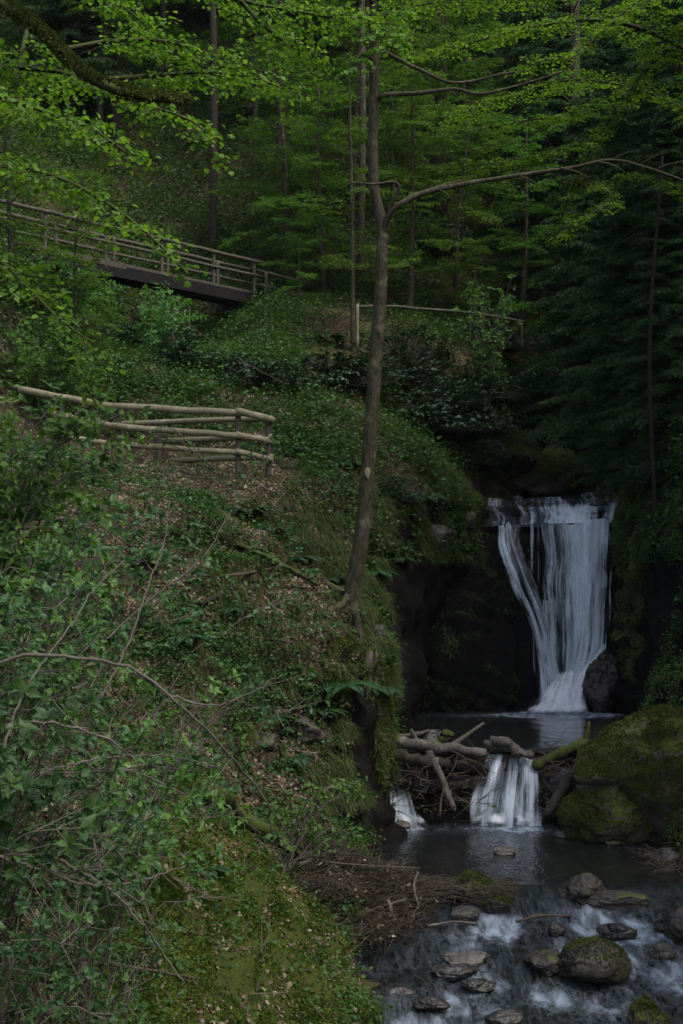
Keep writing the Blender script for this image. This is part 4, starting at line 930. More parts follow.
class Grow:
    def __init__(s, seed):
        s.r = np.random.default_rng(seed); s.wood, s.twig, s.lf = MB(), MB(), MB()
        s.ta, s.td, s.tl, s.tn = [], [], [], []
    def limb(s, pts, r0, r1, n=None, rough=.08, sides=7):
        p = resample(pts, n or max(8, 5 * len(pts)))
        tube(s.wood, p, np.linspace(r0, r1, len(p)) , sides, rough=rough, seed=int(s.r.integers(999)))
        return p
    def auto(s, p0, d, L, wob=.12, grav=0.0, n=7):
        p = [np.array(p0, float)]; d = nz(d)
        for k in range(n - 1):
            d = nz(d + s.r.normal(size=3) * wob + np.array([0, 0, grav]))
            p.append(p[-1] + d * L / (n - 1))
        return np.array(p)
    def spray(s, limb, side, step, tw, twstep, start=.2, droop=.05, flat=.12, fwd=.55, taper=.6, up=.05, rs=.008):
        """side branches with side twigs, spread in flat layers"""
        seg = np.r_[0, np.cumsum(np.linalg.norm(np.diff(limb, axis=0), axis=1))]; L = seg[-1]
        a = start * L; sd = 1 if s.r.random() < .5 else -1
        while a < L:
            p = np.array([np.interp(a, seg, limb[:, k]) for k in range(3)])
            t = nz(np.array([np.interp(min(a + .1, L), seg, limb[:, k]) - np.interp(max(a - .1, 0), seg, limb[:, k]) for k in range(3)]))
            lat = np.cross(t, UP); 
            if np.linalg.norm(lat) < .3:
                an = s.r.uniform(0, 6.28); lat = np.array([math.cos(an), math.sin(an), 0]); t = t * .3
            lat = nz(lat)
            ln = side * (1 - taper * a / L) * s.r.uniform(.6, 1.15)
            d = nz(t * fwd + lat * sd + UP * up + s.r.normal(size=3) * flat)
            q = [p]
            for k in range(4):
                d = nz(d + s.r.normal(size=3) * .08 - UP * droop); q.append(q[-1] + d * ln / 4)
            q = np.array(q)
            for k in range(4):
                s.ta.append(q[k]); s.td.append(nz(q[k + 1] - q[k])); s.tl.append(ln / 4); s.tn.append(rs * (1 - k / 5) * (.5 + ln))
            b = twstep; s2 = 1
            while b < ln:
                f = b / ln * 4; k = min(int(f), 3); pp = q[k] + (q[k + 1] - q[k]) * (f - k); dd = nz(q[k + 1] - q[k])
                l2 = nz(np.cross(dd, UP) + s.r.normal(size=3) * flat)
                s.ta.append(pp); s.td.append(nz(dd * .7 + l2 * s2 - UP * droop)); s.tl.append(tw * (1 - .5 * b / ln) * s.r.uniform(.6, 1.2)); s.tn.append(.003)
                s2 = -s2; b += twstep * s.r.uniform(.7, 1.3)
            sd = -sd; a += step * s.r.uniform(.6, 1.4)
    def leaf(s, size, step, shape=OVATE, ang=.8, tilt=.35, down=.12, width=1.0, jitter=.02, keep=1.0, **kw):
        if not s.ta: return
        A = np.array(s.ta); D = np.array(s.td); L = np.array(s.tl)
        sticks(s.twig, A, A + D * L[:, None], np.array(s.tn), np.array(s.tn) * .5)
        n = np.maximum((L / step).astype(int), 1) + 1
        k = np.repeat(np.arange(len(n)), n); t = (np.arange(len(k)) - np.repeat(np.cumsum(n) - n, n) + s.r.random(len(k)) * .6) / np.repeat(n, n)
        t = np.minimum(t, 1)
        sd = np.where(np.arange(len(k)) % 2 == 0, 1, -1)[:, None]
        if keep < 1:
            m = s.r.random(len(k)) < keep; k, t, sd = k[m], t[m], sd[m]
        pos = A[k] + D[k] * (L[k] * t)[:, None] + s.r.normal(size=(len(k), 3)) * jitter
        lat = nz(np.cross(D[k], UP[None]) + 1e-4)
        d = D[k] * (1 - ang * .6) + lat * sd * ang + s.r.normal(size=(len(k), 3)) * .22 - UP * down
        nn = nz(UP[None] + s.r.normal(size=(len(k), 3)) * tilt)
        leaves(s.lf, pos, d, nn, size * s.r.uniform(.65, 1.15, len(k)), shape, s.r.random(len(k)), width=width, **kw)
        s.ta, s.td, s.tl, s.tn = [], [], [], []
    def finish(s, root, bark, leafm, limbname='trunk'):
        org = root
        if s.wood.n: s.wood.build(limbname, M[bark], root)
        if s.twig.n: s.twig.build('twigs', M['bark'] if bark != 'shrubwood' else M['shrubwood'], root)
        if s.lf.n: s.lf.build('crown', M[leafm], root, smooth=False)
        return root

# --- the lone forked tree on the bank edge
g0 = hit(351, 609)
T0 = 25.0
t1 = thing('deciduous_tree', 'slender brown tree with a forked trunk rising from the edge of the leafy bank', 'tree', g0)
g = Grow(1)
dd = g0[1]
trk = g.limb([g0 + [0, 0, -.3], P(352, 590, dd), P(358, 560, dd), P(365, 510, dd), P(370, 440, dd), P(375, 370, dd), P(380, 300, dd), P(383, 235, dd)], .155, .108, 90, .13, 16)
g.limb([P(383, 245, dd), P(380, 215, dd), P(374, 185, dd), P(373, 140, dd), P(374, 60, dd), P(372, 0, dd), P(374, -80, dd), P(371, -200, dd), P(376, -330, dd)], .102, .05, 70, .13, 12)
Q = lambda l, dz=0: [P(a, b, dd + (c if c else 0)) for a, b, c in l]
g.limb(Q([(383, 235, 0), (386, 222, -.1), (396, 207, -.2), (425, 193, -.3), (465, 184, -.4), (515, 176, -.5), (570, 168, -.7), (612, 160, -.8), (648, 168, -1.), (700, 186, -1.2)]), .062, .012, 90, .2, 9)
g.limb(Q([(408, 198, -.2), (430, 190, 0), (448, 184, .2), (462, 181, .3)]), .05, .022, 14)
g.limb(Q([(386, 222, 0), (390, 207, -.2), (399, 190, -.3), (394, 182, -.4), (374, 184, -.5), (350, 182, -.6)]), .045, .015, 26)
g.limb(Q([(377, 100, 0), (385, 95, -.1), (420, 93, -.2), (455, 89, -.3), (480, 94, -.4), (520, 85, -.5), (568, 70, -.6)]), .05, .012, 30)
g.limb(Q([(374, 47, 0), (392, 56, .2), (420, 70, .3), (448, 82, .4), (472, 81, .5), (500, 74, .7), (530, 70, .9)]), .045, .012, 30)
g.limb(Q([(450, 91, -.3), (462, 100, -.3), (478, 103, -.4)]), .02, .008, 8)
tips = [(612, 160, 640, 150), (640, 165, 668, 152), (655, 170, 690, 160), (560, 168, 590, 178), (520, 176, 545, 190), (440, 190, 452, 200), (600, 162, 625, 172), (670, 176, 690, 168)]
for a, b, c, e in tips: 
    g.limb([P(a, b, dd - .8), P((a + c) / 2, (b + e) / 2 - 2, dd - .9), P(c, e, dd - 1.)], .014, .006, 6, sides=4)
for (a, b, c, e, q) in [(374, 20, 330, 40, -.6), (373, 30, 408, 22, .5), (373, -10, 300, 5, .8), (373, -30, 420, -30, -1.), (374, 60, 345, 78, -.8), (373, -60, 290, -60, -1.), (374, -80, 460, -80, .5), (373, 5, 350, -10, -1.6),
                        (374, -120, 330, -160, -1), (374, -150, 430, -200, 1), (374, -200, 320, -240, 1), (374, -220, 420, -280, -1.), (374, 40, 395, 45, -1.2)]:
    l = g.limb([P(a, b, dd), P((a + c) / 2, (b + e) / 2 - 14, dd + q * .5), P(c, e, dd + q)], .035, .01, 10, sides=5)
    g.spray(l, .75, .16, .3, .09, .25, .08, .25)
g.leaf(.085, .045, tilt=.6, down=.35, width=1.1)
# branches of small twiggy leaves on the long limbs
g.finish(t1, 'bark', 'beech')
tufts(t1, trk, np.linspace(.155, .108, len(trk)), 9000, .022, 6, upb=0)
for az, ln in ((.4, .75), (1.7, .6), (2.9, .8), (4.1, .7), (5.3, .65)):
    e = g0 + np.array([math.cos(az) * ln, math.sin(az) * ln, 0]); e[2] = drop(e[0], e[1]); m_ = g0 * .55 + e * .45; m_[2] = max(m_[2], drop(m_[0], m_[1])) + .05
    mb = MB(); tube(mb, resample([g0 + [0, 0, .32], m_, e - [0, 0, .06]], 12), np.linspace(.10, .025, 12), 8, rough=.2, seed=int(az * 9)); mb.build('root', M['bark'], t1)
# pale patch of lichen low on the trunk is in the bark; a white paint blaze marks the way
v, t_ = rock_geo((.12, .05, .26), 5, .1, 4); mb = MB(); mb.add(v + P(367.5, 475, dd) + np.array([0, -.155, 0]), None, t_); mb.build('trail_blaze', M['rail'], t1, label='pale blaze on the bark')

def sapling(name, label, base, top, r, limbs, leafsz, seed, bark='bark', leafm='beech', step=.045, side=.9, sstep=.16, tw=.35, lean=(0, 0)):
    root = thing(name, label, 'tree', base)
    g = Grow(seed)
    base = np.array(base); top = np.array(top)
    mid = (base + top) / 2 + np.array([g.r.normal() * .12, g.r.normal() * .12, 0])
    tr = g.limb([base - [0, 0, .3], mid, top], r, r * .25, 24, .08, 9)
    for (h, az, L, el) in limbs:
        p = np.array([np.interp(h, np.linspace(0, 1, len(tr)), tr[:, k]) for k in range(3)])
        d = np.array([math.sin(az) * math.cos(el), -math.cos(az) * math.cos(el), math.sin(el)])
        l = g.auto(p, d, L, .1, -.03)
        l = g.limb(l, r * .32 * (1 - .6 * h) + .01, .006, 14, sides=5)
        g.spray(l, side, sstep, tw, .10, .15)
    g.leaf(leafsz, step)
    return g.finish(root, bark, leafm)
R_ = random.Random(4)
def ring(n, h0, h1, L, el=.15):
    return [(h0 + (h1 - h0) * k / (n - 1), k * 2.4 + R_.uniform(-.4, .4), L * (1 - .45 * k / (n - 1)) * R_.uniform(.75, 1.15), el + R_.uniform(-.15, .2)) for k in range(n)]
b = hit(353, 352); b = b if b is not None else P(353, 352, 34)
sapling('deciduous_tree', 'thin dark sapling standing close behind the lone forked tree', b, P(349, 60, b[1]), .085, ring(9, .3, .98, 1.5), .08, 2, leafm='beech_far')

# --- the tree beyond the left edge whose mossy limbs and fresh leaves hang into the picture
lx, ly = -4.6, 11.5
rt = thing('deciduous_tree', 'big tree at the left photo edge reaching in with mossy limbs and fresh green leaves', 'tree', (lx, ly, drop(lx, ly)))
g = Grow(3)
bz = drop(lx, ly)
tr = g.limb([(lx, ly, bz - .3), (lx - .1, ly, bz + 3), (lx + .05, ly + .1, bz + 7), (lx, ly, bz + 12)], .26, .12, 30, .1, 14)
ml = g.limb([(lx, ly, 10.6), P(-140, -40, 11.4), P(-40, -22, 11.3), P(0, 2, 10.6), P(40, 30, 10.3), P(70, 60, 10.), P(95, 80, 9.9), P(130, 93, 10.), P(160, 98, 10.5), P(187, 99, 11.0)], .055, .032, 80, .35, 10)
tufts(rt, ml, np.linspace(.055, .032, len(ml)), 16000, .028, 4, upb=.9)
LM = [  # limb paths (photo column, row, distance), side length
 ([(-260, 120, 11.5), (-100, 90, 10.5), (-10, 95, 9.8), (40, 110, 9.4), (90, 128, 9.2), (130, 155, 9.0)], .75, .035),
 ([(-260, 180, 11.5), (-100, 160, 10.5), (0, 165, 9.6), (60, 178, 9.0), (110, 205, 8.8), (155, 240, 8.6), (188, 275, 8.6)], .5, .03),
 ([(-260, 100, 11.5), (-60, 70, 11), (60, 72, 10.6), (130, 100, 10.4), (190, 120, 10.2), (225, 150, 10.2)], .75, .03),
 ([(-260, 240, 11.5), (-120, 235, 10.5), (-20, 250, 9.6), (30, 290, 9.2), (60, 320, 9.0), (95, 345, 9.0)], .6, .025),
 ([(-260, 20, 11.5), (0, -50, 12.5), (130, -30, 13), (240, 0, 13.2), (300, 12, 13.4), (345, 18, 13.6), (390, 12, 14)], .8, .05),
 ([(60, 50, 11.4), (120, 40, 11.6), (170, 42, 11.8), (215, 56, 12), (250, 66, 12)], .6, .02),
 ([(95, 80, 11.6), (150, 76, 11.9), (210, 72, 12.3), (260, 80, 12.7), (300, 96, 13.)], .7, .02),
 ([(-200, -60, 11.8), (-40, -70, 10.8), (40, -40, 10.2), (100, -10, 10), (140, 20, 9.8)], .7, .03),
 ([(30, 20, 11.3), (20, 60, 11), (14, 100, 10.8), (8, 140, 10.6)], .55, .018),
 ([(240, 0, 13.2), (262, 24, 13.2), (290, 44, 13.3), (330, 60, 13.4)], .6, .02),
]
for pts, sl, r0 in LM:
    l = g.limb([P(a, b_, c) for a, b_, c in pts], r0 * 1.2, .007, 30, .1, 6)
    g.spray(l, sl, .11, .24, .065, .2, .06, .2)
g.leaf(.05, .028, tilt=.5, down=.25, width=1.0, keep=.8, jitter=.03)
g.finish(rt, 'bark_moss', 'beech')
# --- beech beyond the right edge: thin horizontal layers of small leaves
bx, by = P(760, 300, 30)[:2]
rt = thing('beech_tree', 'beech beyond the right photo edge spreading flat layers of light green leaves', 'tree', (bx, by, drop(bx, by)))
g = Grow(5); bz = drop(bx, by)
g.limb([(bx, by, bz - .3), (bx, by, bz + 5), (bx + .2, by, 20)], .3, .12, 26, .1, 12)
for pts, sl, r0 in [
 ([(760, 120, 30), (700, 60, 29), (650, 32, 28.5), (600, 20, 28), (540, 25, 27.6), (480, 40, 27.2), (430, 52, 27)], 1.3, .07),
 ([(690, 45, 29), (660, 55, 29), (620, 105, 29), (597, 140, 29), (578, 175, 29), (562, 215, 29), (552, 240, 29)], 1.1, .06),
 ([(760, 180, 30), (700, 120, 30.5), (640, 90, 31), (570, 80, 31), (500, 100, 31), (450, 118, 31)], 1.2, .05),
 ([(760, 60, 30), (680, -10, 29.5), (600, -20, 29), (520, -5, 29), (450, 0, 29), (400, 10, 29)], 1.3, .06),
 ([(620, 105, 29), (575, 115, 28.5), (530, 120, 28), (490, 128, 28)], .9, .03),
 ([(597, 140, 29), (560, 150, 28.5), (520, 160, 28.2), (480, 165, 28)], .8, .03),
 ([(760, 0, 30), (700, -20, 28), (640, 0, 27), (580, 50, 26.5), (520, 66, 26.3)], 1., .04),
 ([(578, 175, 29), (610, 195, 28.5), (590, 215, 28), (560, 235, 28)], .7, .02),
 ([(760, 240, 30), (700, 200, 30), (640, 175, 30.5), (600, 185, 30.7)], .8, .03)]:
    l = g.limb([P(a, b_, c) for a, b_, c in pts], r0, .01, 30, .1, 6)
    g.spray(l, sl, .17, .38, .085, .1, .03, .08, up=0)
g.leaf(.07, .042, tilt=.3, width=1.0)
g.finish(rt, 'bark_dark', 'beech')

# --- young beeches with airy layers in the middle distance, one mesh each for two kinds, then copies
def beech_proto(seed, H, Lr, leafsz, n=16, r=.12, h0=.12):
    root = thing('beech_tree', 'x', 'tree', (0, 0, 0)); g = Grow(seed)
    tr = g.limb([(0, 0, -.4), (g.r.normal() * .15, g.r.normal() * .15, H * .5), (g.r.normal() * .3, g.r.normal() * .3, H)], r, r * .2, 24, .08, 9)
    for k in range(n):
        h = h0 + (1 - h0) * k / (n - 1) * .97
        p = np.array([np.interp(h, np.linspace(0, 1, len(tr)), tr[:, c]) for c in range(3)])
        az = k * 2.4 + g.r.uniform(-.4, .4); el = g.r.uniform(-.05, .35); L = Lr * (1 - .6 * max(0, h - .3)) * g.r.uniform(.7, 1.1)
        l = g.auto(p, [math.sin(az) * math.cos(el), math.cos(az) * math.cos(el), math.sin(el)], L, .1, -.04)
        l = g.limb(l, .035 * (1 - .5 * h), .006, 12, sides=5); g.spray(l, 1.1, .2, .42, .1, .1, .04, .12)
    g.leaf(leafsz, .055)
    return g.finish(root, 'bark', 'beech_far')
BP = [beech_proto(21, 8.5, 2.7, .095, 18), beech_proto(22, 11, 3.1, .10, 24, .13, .15)]
def spruce_proto(seed, H, Lr, bare=.1, nw=36, per=7, blade=.13):
    root = thing('spruce_tree', 'x', 'tree', (0, 0, 0)); g = Grow(seed)
    g.limb([(0, 0, -.5), (.05, 0, H * .5), (0, .05, H)], H * .015 + .03, .02, 20, .08, 10)
    for k in range(nw):
        h = bare + (1 - bare) * (k / nw)
        for j in range(per):
            if g.r.random() < .12: continue
            az = k * 1.1 + j * 6.283 / per + g.r.uniform(-.35, .35); el = .12 + .35 * h + g.r.uniform(-.12, .12)
            L = Lr * (1 - h) ** .8 * g.r.uniform(.7, 1.15) + .25
            l = g.auto([0, 0, h * H + g.r.uniform(-.1, .1)], [math.cos(az) * math.cos(el), math.sin(az) * math.cos(el), math.sin(el)], L, .05, -.13, 6)
            tube(g.wood, l, np.linspace(.02, .006, 6), 4, cap=False)
            g.spray(l, .75, .14, .3, .1, .05, .16, .06, fwd=.8, rs=.004)
    g.leaf(blade, .036, BLADE, ang=.6, tilt=.8, down=.3, jitter=.015, width=1.9)
    return g.finish(root, 'bark_dark', 'spruce')
SP = [spruce_proto(31, 13, 2.8), spruce_proto(32, 17, 3.2, .2, 38)]
used = set()
def put(protos, k, label, x, y, s=1.0, rz=0.0, name=None, group=None, sink=.1, z=None):
    pr_ = protos[k]
    o = pr_ if (id(pr_) not in used) else copy_tree(pr_)
    used.add(id(pr_))
    o.location = (x, y, (drop(x, y) if z is None else z) - sink); o.rotation_euler = (0, 0, rz); o.scale = (s, s, s)
    tag(o, label, None, group)
    return o
def put_px(protos, k, label, px, d, s=1.0, rz=0.0, group=None):
    x = (px - CX) / F * d
    return put(protos, k, label, x, d, s, rz, None, group)
GBt = 'young beeches on the slopes'
for k, lb, px, d, s, rz in [
  (0, 'light green young beech just right of the footbridge end', 285, 47, .95, .3),
  (0, 'young beech hanging its layers over the path rail left of the thin sapling', 325, 46, .8, 2.0),
  (1, 'young beech with pale layered leaves right behind the lone forked tree', 410, 44.5, .8, 1.2),
  (0, 'small beech above the single thin pole rail', 455, 46, .85, 4.),
  (1, 'tall airy beech over the upper path in the middle of the slope', 350, 50, 1.0, 2.6),
  (1, 'beech at the top of the slope left of the tall airy one', 255, 54, 1.0, .9),
  (0, 'beech leaning over the gorge above the right end of the thin rail', 520, 47, .9, 5.),
  (1, 'beech high on the slope over the footbridge', 160, 56, 1.1, 3.3),
  (1, 'beech half hidden between dark conifers right of the thin rail', 560, 55, 1.1, .2),
  (1, 'beech filling the gap high above the waterfall gorge', 470, 60, 1.2, 5.5),

  (0, 'beech close behind the fork of the lone tree', 395, 52, 1.0, 2.7), (1, 'beech shading the slope above the thin rail post', 375, 57, 1.0, 4.9),
  (0, 'low beech at the foot of the grey gorge trunk', 550, 51, .9, 3.), (1, 'beech far up behind the footbridge deck', 100, 52, 1.0, 1.),
  (1, 'beech over the slope right of the dark shade trunk', 445, 53, .9, 4.),
  (1, 'beech high in the middle under the skyline', 310, 62, 1.1, .2), (1, 'beech high right of the lone tree crown', 500, 63, 1.1, 2.2),
   (1, 'beech at the upper left below the far conifers', 60, 64, 1.2, 4.1),
  (0, 'small beech in front of the left end of the footbridge', 15, 33.5, .68, 1.9), (0, 'little beech below the left half of the footbridge, its tips over the rails', 78, 35.5, .55, 2.9), (0, 'low beech by the path right of the footbridge end', 300, 44.5, .42, .9),
]: put_px(BP, k, lb, px, d, s, rz, GBt)
GCn = 'dark conifers on the gorge slopes'
for k, lb, px, d, s, rz in [
  (0, 'dark conifer drooping over the right side of the waterfall', 640, 37, .95, .4),
  (1, 'tall conifer at the right photo edge above the cliff buttress', 705, 34, .95, 2.1),
  (0, 'conifer low on the right gorge wall in front of the drooping one', 672, 32.5, .62, 1.), (0, 'small conifer leaning over the mossy rocks right of the waterfall', 622, 36, .5, 3.),
  (0, 'conifer behind the drooping one, its boughs over the gorge', 590, 42, .95, 3.3),
  (1, 'conifer on the slope above the mossy rock shoulder', 560, 50, 1., 1.4),
  (0, 'conifer at the right photo edge halfway up the slope', 680, 43, 1.1, 5.),
  (1, 'conifer rising behind the long bare limb near the right edge', 625, 50, 1.1, .9),
  (1, 'dark conifer high behind the fork of the lone tree', 430, 62, 1.1, 2.2),
  (1, 'dark conifer behind the top of the thin sapling', 345, 64, 1.1, 4.2),
  (0, 'conifer crowning the slope above the footbridge', 215, 60, 1.3, 5.2),
  (1, 'dark conifer at the upper left behind the mossy limb', 120, 62, 1.2, .5),
  (1, 'conifer at the left photo edge above the footbridge', 20, 58, 1.2, 1.7),
  (0, 'narrow conifer between the upper left conifers', 70, 52, 1.1, 3.),
  (1, 'conifer in the middle of the skyline of the far slope', 500, 68, 1.2, .1),
  (0, 'conifer on the far slope right of the skyline middle', 560, 70, 1.4, 1.1),
  (1, 'conifer at the top right corner of the far slope', 650, 66, 1.2, 2.7),
  (0, 'conifer far behind the top of the lone tree', 390, 76, 1.6, 3.9),
  (1, 'conifer far behind the tall airy beech', 300, 74, 1.3, 4.8),
  (0, 'conifer on the far slope above the footbridge rails', 180, 74, 1.6, 5.9),
  (1, 'far conifer at the upper left of the valley', 60, 76, 1.4, 2.4),
  (1, 'conifer deep in the notch of the gorge', 590, 60, 1.1, 3.6),
  (0, 'conifer deep in the gorge left of the notch', 530, 56, 1.0, .6),
  (1, 'far conifer over the notch of the gorge', 610, 80, 1.5, 1.9),
  (0, 'far conifer at the left of the skyline', 0, 84, 1.8, .7), (1, 'far conifer second from the left on the skyline', 110, 88, 1.5, 1.3),
  (0, 'far conifer on the skyline above the footbridge', 240, 90, 1.8, 2.5), (1, 'far conifer on the skyline behind the tall airy beech', 350, 92, 1.5, 3.1),
  (0, 'far conifer on the skyline behind the forked tree', 450, 92, 1.8, 4.4), (1, 'far conifer on the skyline right of the middle', 540, 90, 1.5, 5.1), (0, 'far conifer at the right of the skyline', 690, 88, 1.8, 5.6),
]: put_px(SP, k, lb, px, d, s, rz, GCn)
for k, lb, x, y, s_, rz in [(1, 'unseen conifer added on the right bank to shade the rapids', 9.2, 16.0, .8, 1.), (1, 'unseen conifer added on the right bank to shade the calm pool', 9.8, 21.5, .8, 2.),
      (1, 'unseen conifer added for shade on the right bank beside the huge boulder', 10.2, 26.5, .85, 3.), (0, 'unseen conifer added for shade on the right bank nearest the viewer', 9.5, 10.5, .95, 4.)]:
    put(SP, k, lb, x, y, s_, rz, group='unseen conifers added on the right bank for shade')  # out-of-frame spruces added to throw shade on the stream
# tall old trunks seen between the leaves
GT_ = 'tall bare trunks among the leaves'
for lb, px, d, r, top, mt in [
  ('dark straight trunk above the footbridge, its crown out of the picture', 213, 49, .15, 30, 'bark_dark'),
  ('brown trunk on the slope between the footbridge and the thin sapling', 278, 50, .12, 30, 'bark_dark'),
  ('grey trunk rising from the gorge right of the long bare limb', 577, 45, .2, 30, 'bark'),
  ('grey mossy trunk half hidden right behind the thin sapling', 360, 47, .14, 28, 'bark'),
  ('dark trunk in the shade right of the forked tree top', 437, 55, .17, 36, 'bark_dark'),
  ('thin bare trunk standing on the rocks right of the waterfall', 657, 31.4, .05, 14, 'bark_dark'),
  ('dark trunk at the upper left behind the hanging leaves', 115, 52, .17, 34, 'bark_dark')]:
    x = (px - CX) / F * d; z = drop(x, d)
    root = thing('deciduous_tree', lb, 'tree', (x, d, z), GT_); g = Grow(int(px))
    tr = g.limb([(x, d, z - .4), (x + .1 * g.r.normal(), d, (z + top) / 2), (x + .2 * g.r.normal(), d, top)], r, r * .6, 26, .1, 12)
    for k in range(7):
        f = .35 + .1 * k; p = tr[int(f * 25)]; az = g.r.uniform(0, 6.28)
        l = g.auto(p, [math.cos(az), math.sin(az), .2], 1.2 + 10 * r * .8, .12, -.03); l = g.limb(l, r * .2, .006, 10, sides=5); g.spray(l, .8, .35, .35, .15, .3)
    g.leaf(.09, .09, keep=.6)
    g.finish(root, mt, 'beech_far' if mt != 'bark_dark' else 'spruce')
# ------------------------------------------------------------------ shrubs and ferns
def rhodo_proto(seed, R, H, ncl, lsz):
    ncl = int(ncl * .8)
    root = thing('evergreen_bush', 'x', 'bush', (0, 0, 0)); r = np.random.default_rng(seed)
    st, lf = MB(), MB()
    tips = []
    while len(tips) < ncl:
        p = r.uniform(-1, 1, 3); p[2] = abs(p[2])
        q = np.linalg.norm(p)
        f_ = fbm((p * 2.2)[None] + seed, 2, seed)[0]
        if .25 < q < 1 and f_ > -.1 + .35 * (q - .6): tips.append(p * [R * 1.25, R * 1.25, H] * (1 + .5 * f_))
    tips = np.array(tips)
    base = tips * [.15, .15, .0]
    mid = tips * [.5, .5, .65]
    sticks(st, base, mid, .014, .009); sticks(st, mid, tips, .009, .004)
    k = 8; N = len(tips)
    az = r.uniform(0, 6.28, N)[:, None] + np.arange(k)[None] * 2.4
    el = r.uniform(-.35, .5, (N, k))
    od = nz(tips + [0, 0, .3 * H])[:, None]
    d = np.stack([np.cos(az) * np.cos(el), np.sin(az) * np.cos(el), np.sin(el)], -1) + .5 * od
    pos = tips[:, None] - od * (np.arange(k)[None, :, None] * lsz * .12)
    nn = nz(UP + .4 * od + r.normal(size=(N, k, 3)) * .3)
    leaves(lf, pos.reshape(-1, 3), d.reshape(-1, 3), nn.reshape(-1, 3), lsz * r.uniform(.7, 1.2, N * k), LANCE if lsz > .09 else OVATE, r.random(N * k), curl=.2, width=1.25)
    st.build('stems', M['shrubwood'], root); lf.build('foliage', M['rhodo'], root, smooth=False)
    return root
RP = [rhodo_proto(1, 1.0, 1.1, 700, .11), rhodo_proto(2, 1.2, .9, 900, .085)]
GRh = 'dark evergreen bushes on the slope'
for k, lb, px, py, s, rz in [
  (0, 'dark glossy bush right of the lone tree at mid height', 405, 385, 1.35, 0), (1, 'dark bush spreading under the glossy one beside the lone tree', 425, 430, 1.3, 1.2),
  (0, 'glossy bush hanging over the top of the gorge cliff', 455, 435, 1.25, 2.1), (1, 'low dark bush on the cliff edge left of the waterfall lip', 470, 462, .8, 3.3),
  (1, 'dark bush left of the lone tree on the slope', 335, 385, 1.0, .4), (0, 'evergreen bush in the ravine under the footbridge', 185, 365, .8, 1.9),
  (1, 'bush on the slope below the steel cable', 260, 385, .9, 5.),   (1, 'bush at the left end of the footbridge ravine', 120, 345, .8, 2.5), (0, 'dark bush right of the thin pole rail end', 500, 350, 1.1, .9),
  (1, 'bush on the steep slope above the mossy rock shoulder', 520, 400, .9, 1.5), (0, 'bush above the bank edge in the upper gorge', 480, 395, .9, 3.9),
  (1, 'bush under the drooping conifer right of the waterfall', 600, 420, .9, 3.), (0, 'dark bush on the right gorge wall near the photo edge', 660, 480, .8, .2),
  (1, 'dark bush behind the sapling over the path', 430, 250, 1.2, 5.6), (0, 'dark bush over the path beside the grey trunk', 500, 255, 1.3, 4.9),
  (0, 'small glossy bush under the hook of the lone tree foot', 395, 500, .5, 2.2),
]:
    g_ = hit(px, py, 12)
    put(RP, k, lb, g_[0], g_[1], s, rz, group=GRh, z=g_[2])

def elder(label, root, stems, lsz, seed, leafm='elder', nod=.16, name='leafy_shrub', ncl=5, cat='shrub', group='leafy shrubs on the near slope', spread=.3, keep=.8):
    """shrub of arching stems with leaf clusters at the nodes; stems: end points"""
    o = thing(name, label, cat, root, group); r = np.random.default_rng(seed)
    st, lf = MB(), MB(); root = np.array(root, float)
    pos, dr = [], []
    for e in stems:
        e = np.array(e, float); L = np.linalg.norm(e - root)
        c = (root * .45 + e * .55) + np.array([0, 0, .22 * L]) + r.normal(size=3) * .08
        p = resample([root + r.normal(size=3) * [.05, .05, 0], c, e], 16)
        p[1:-1] += r.normal(size=(14, 3)) * .012
        sr = .016 if np.hypot(root[0], root[1]) > 12.5 else .008
        tube(st, p, np.linspace(sr, sr * .3, 16), 5, cap=False)
        s = np.r_[0, np.cumsum(np.linalg.norm(np.diff(p, axis=0), axis=1))]
        a = .35 * s[-1]
        while a < s[-1]:
            q = np.array([np.interp(a, s, p[:, k]) for k in range(3)]); t = nz(p[min(15, int(a / s[-1] * 15) + 1)] - q + 1e-6)
            for _ in range(2):
                d = nz(t * .6 + r.normal(size=3) * .6 + UP * .25); ln = r.uniform(.08, spread)
                sticks(st, [q], [q + d * ln], .004, .002)
                n2 = max(1, int(ln / .1))
                for z in range(n2):
                    if r.random() < keep: pos.append(q + d * ln * (z + 1) / n2); dr.append(d)
            a += nod * r.uniform(.6, 1.4)
        pos.append(e); dr.append(t)
    pos = np.array(pos); dr = nz(np.array(dr)); N = len(pos)
    an = np.arange(ncl)[None] / ncl * 6.283 + r.uniform(0, 6.28, N)[:, None]
    s1 = nz(np.cross(dr, UP) + 1e-4); s2 = np.cross(dr, s1)
    d = .55 * dr[:, None] + np.cos(an)[..., None] * s1[:, None] + np.sin(an)[..., None] * s2[:, None] * .75 - UP * .1
    nn = nz(UP * .6 + dr[:, None] * .3 + r.normal(size=(N, ncl, 3)) * .45 - np.array([0, .35, 0]))
    leaves(lf, np.repeat(pos, ncl, 0), d.reshape(-1, 3), nn.reshape(-1, 3), lsz * 1.12 * r.uniform(.5, 1.2, N * ncl), ELDER, np.clip(np.repeat(r.random(N), ncl) * .7 + .3 * r.random(N * ncl), 0, 1), width=1.0, curl=.28)
    st.build('stems', M['shrubwood'], o); lf.build('foliage', M[leafm], o, smooth=False)
    return o
def fan(n, px0, px1, py0, py1, d0, d1, seed):
    r = np.random.default_rng(seed)
    return [P(r.uniform(px0, px1), r.uniform(py0, py1), r.uniform(d0, d1)) for _ in range(n)]
def rt_(x, y): return (x, y, drop(x, y) - .05)
elder('bright leafy shrub crowding the left photo edge below the railing', rt_(-3.6, 13.2), fan(34, -30, 125, 385, 580, 12, 14.2, 1), .09, 101)
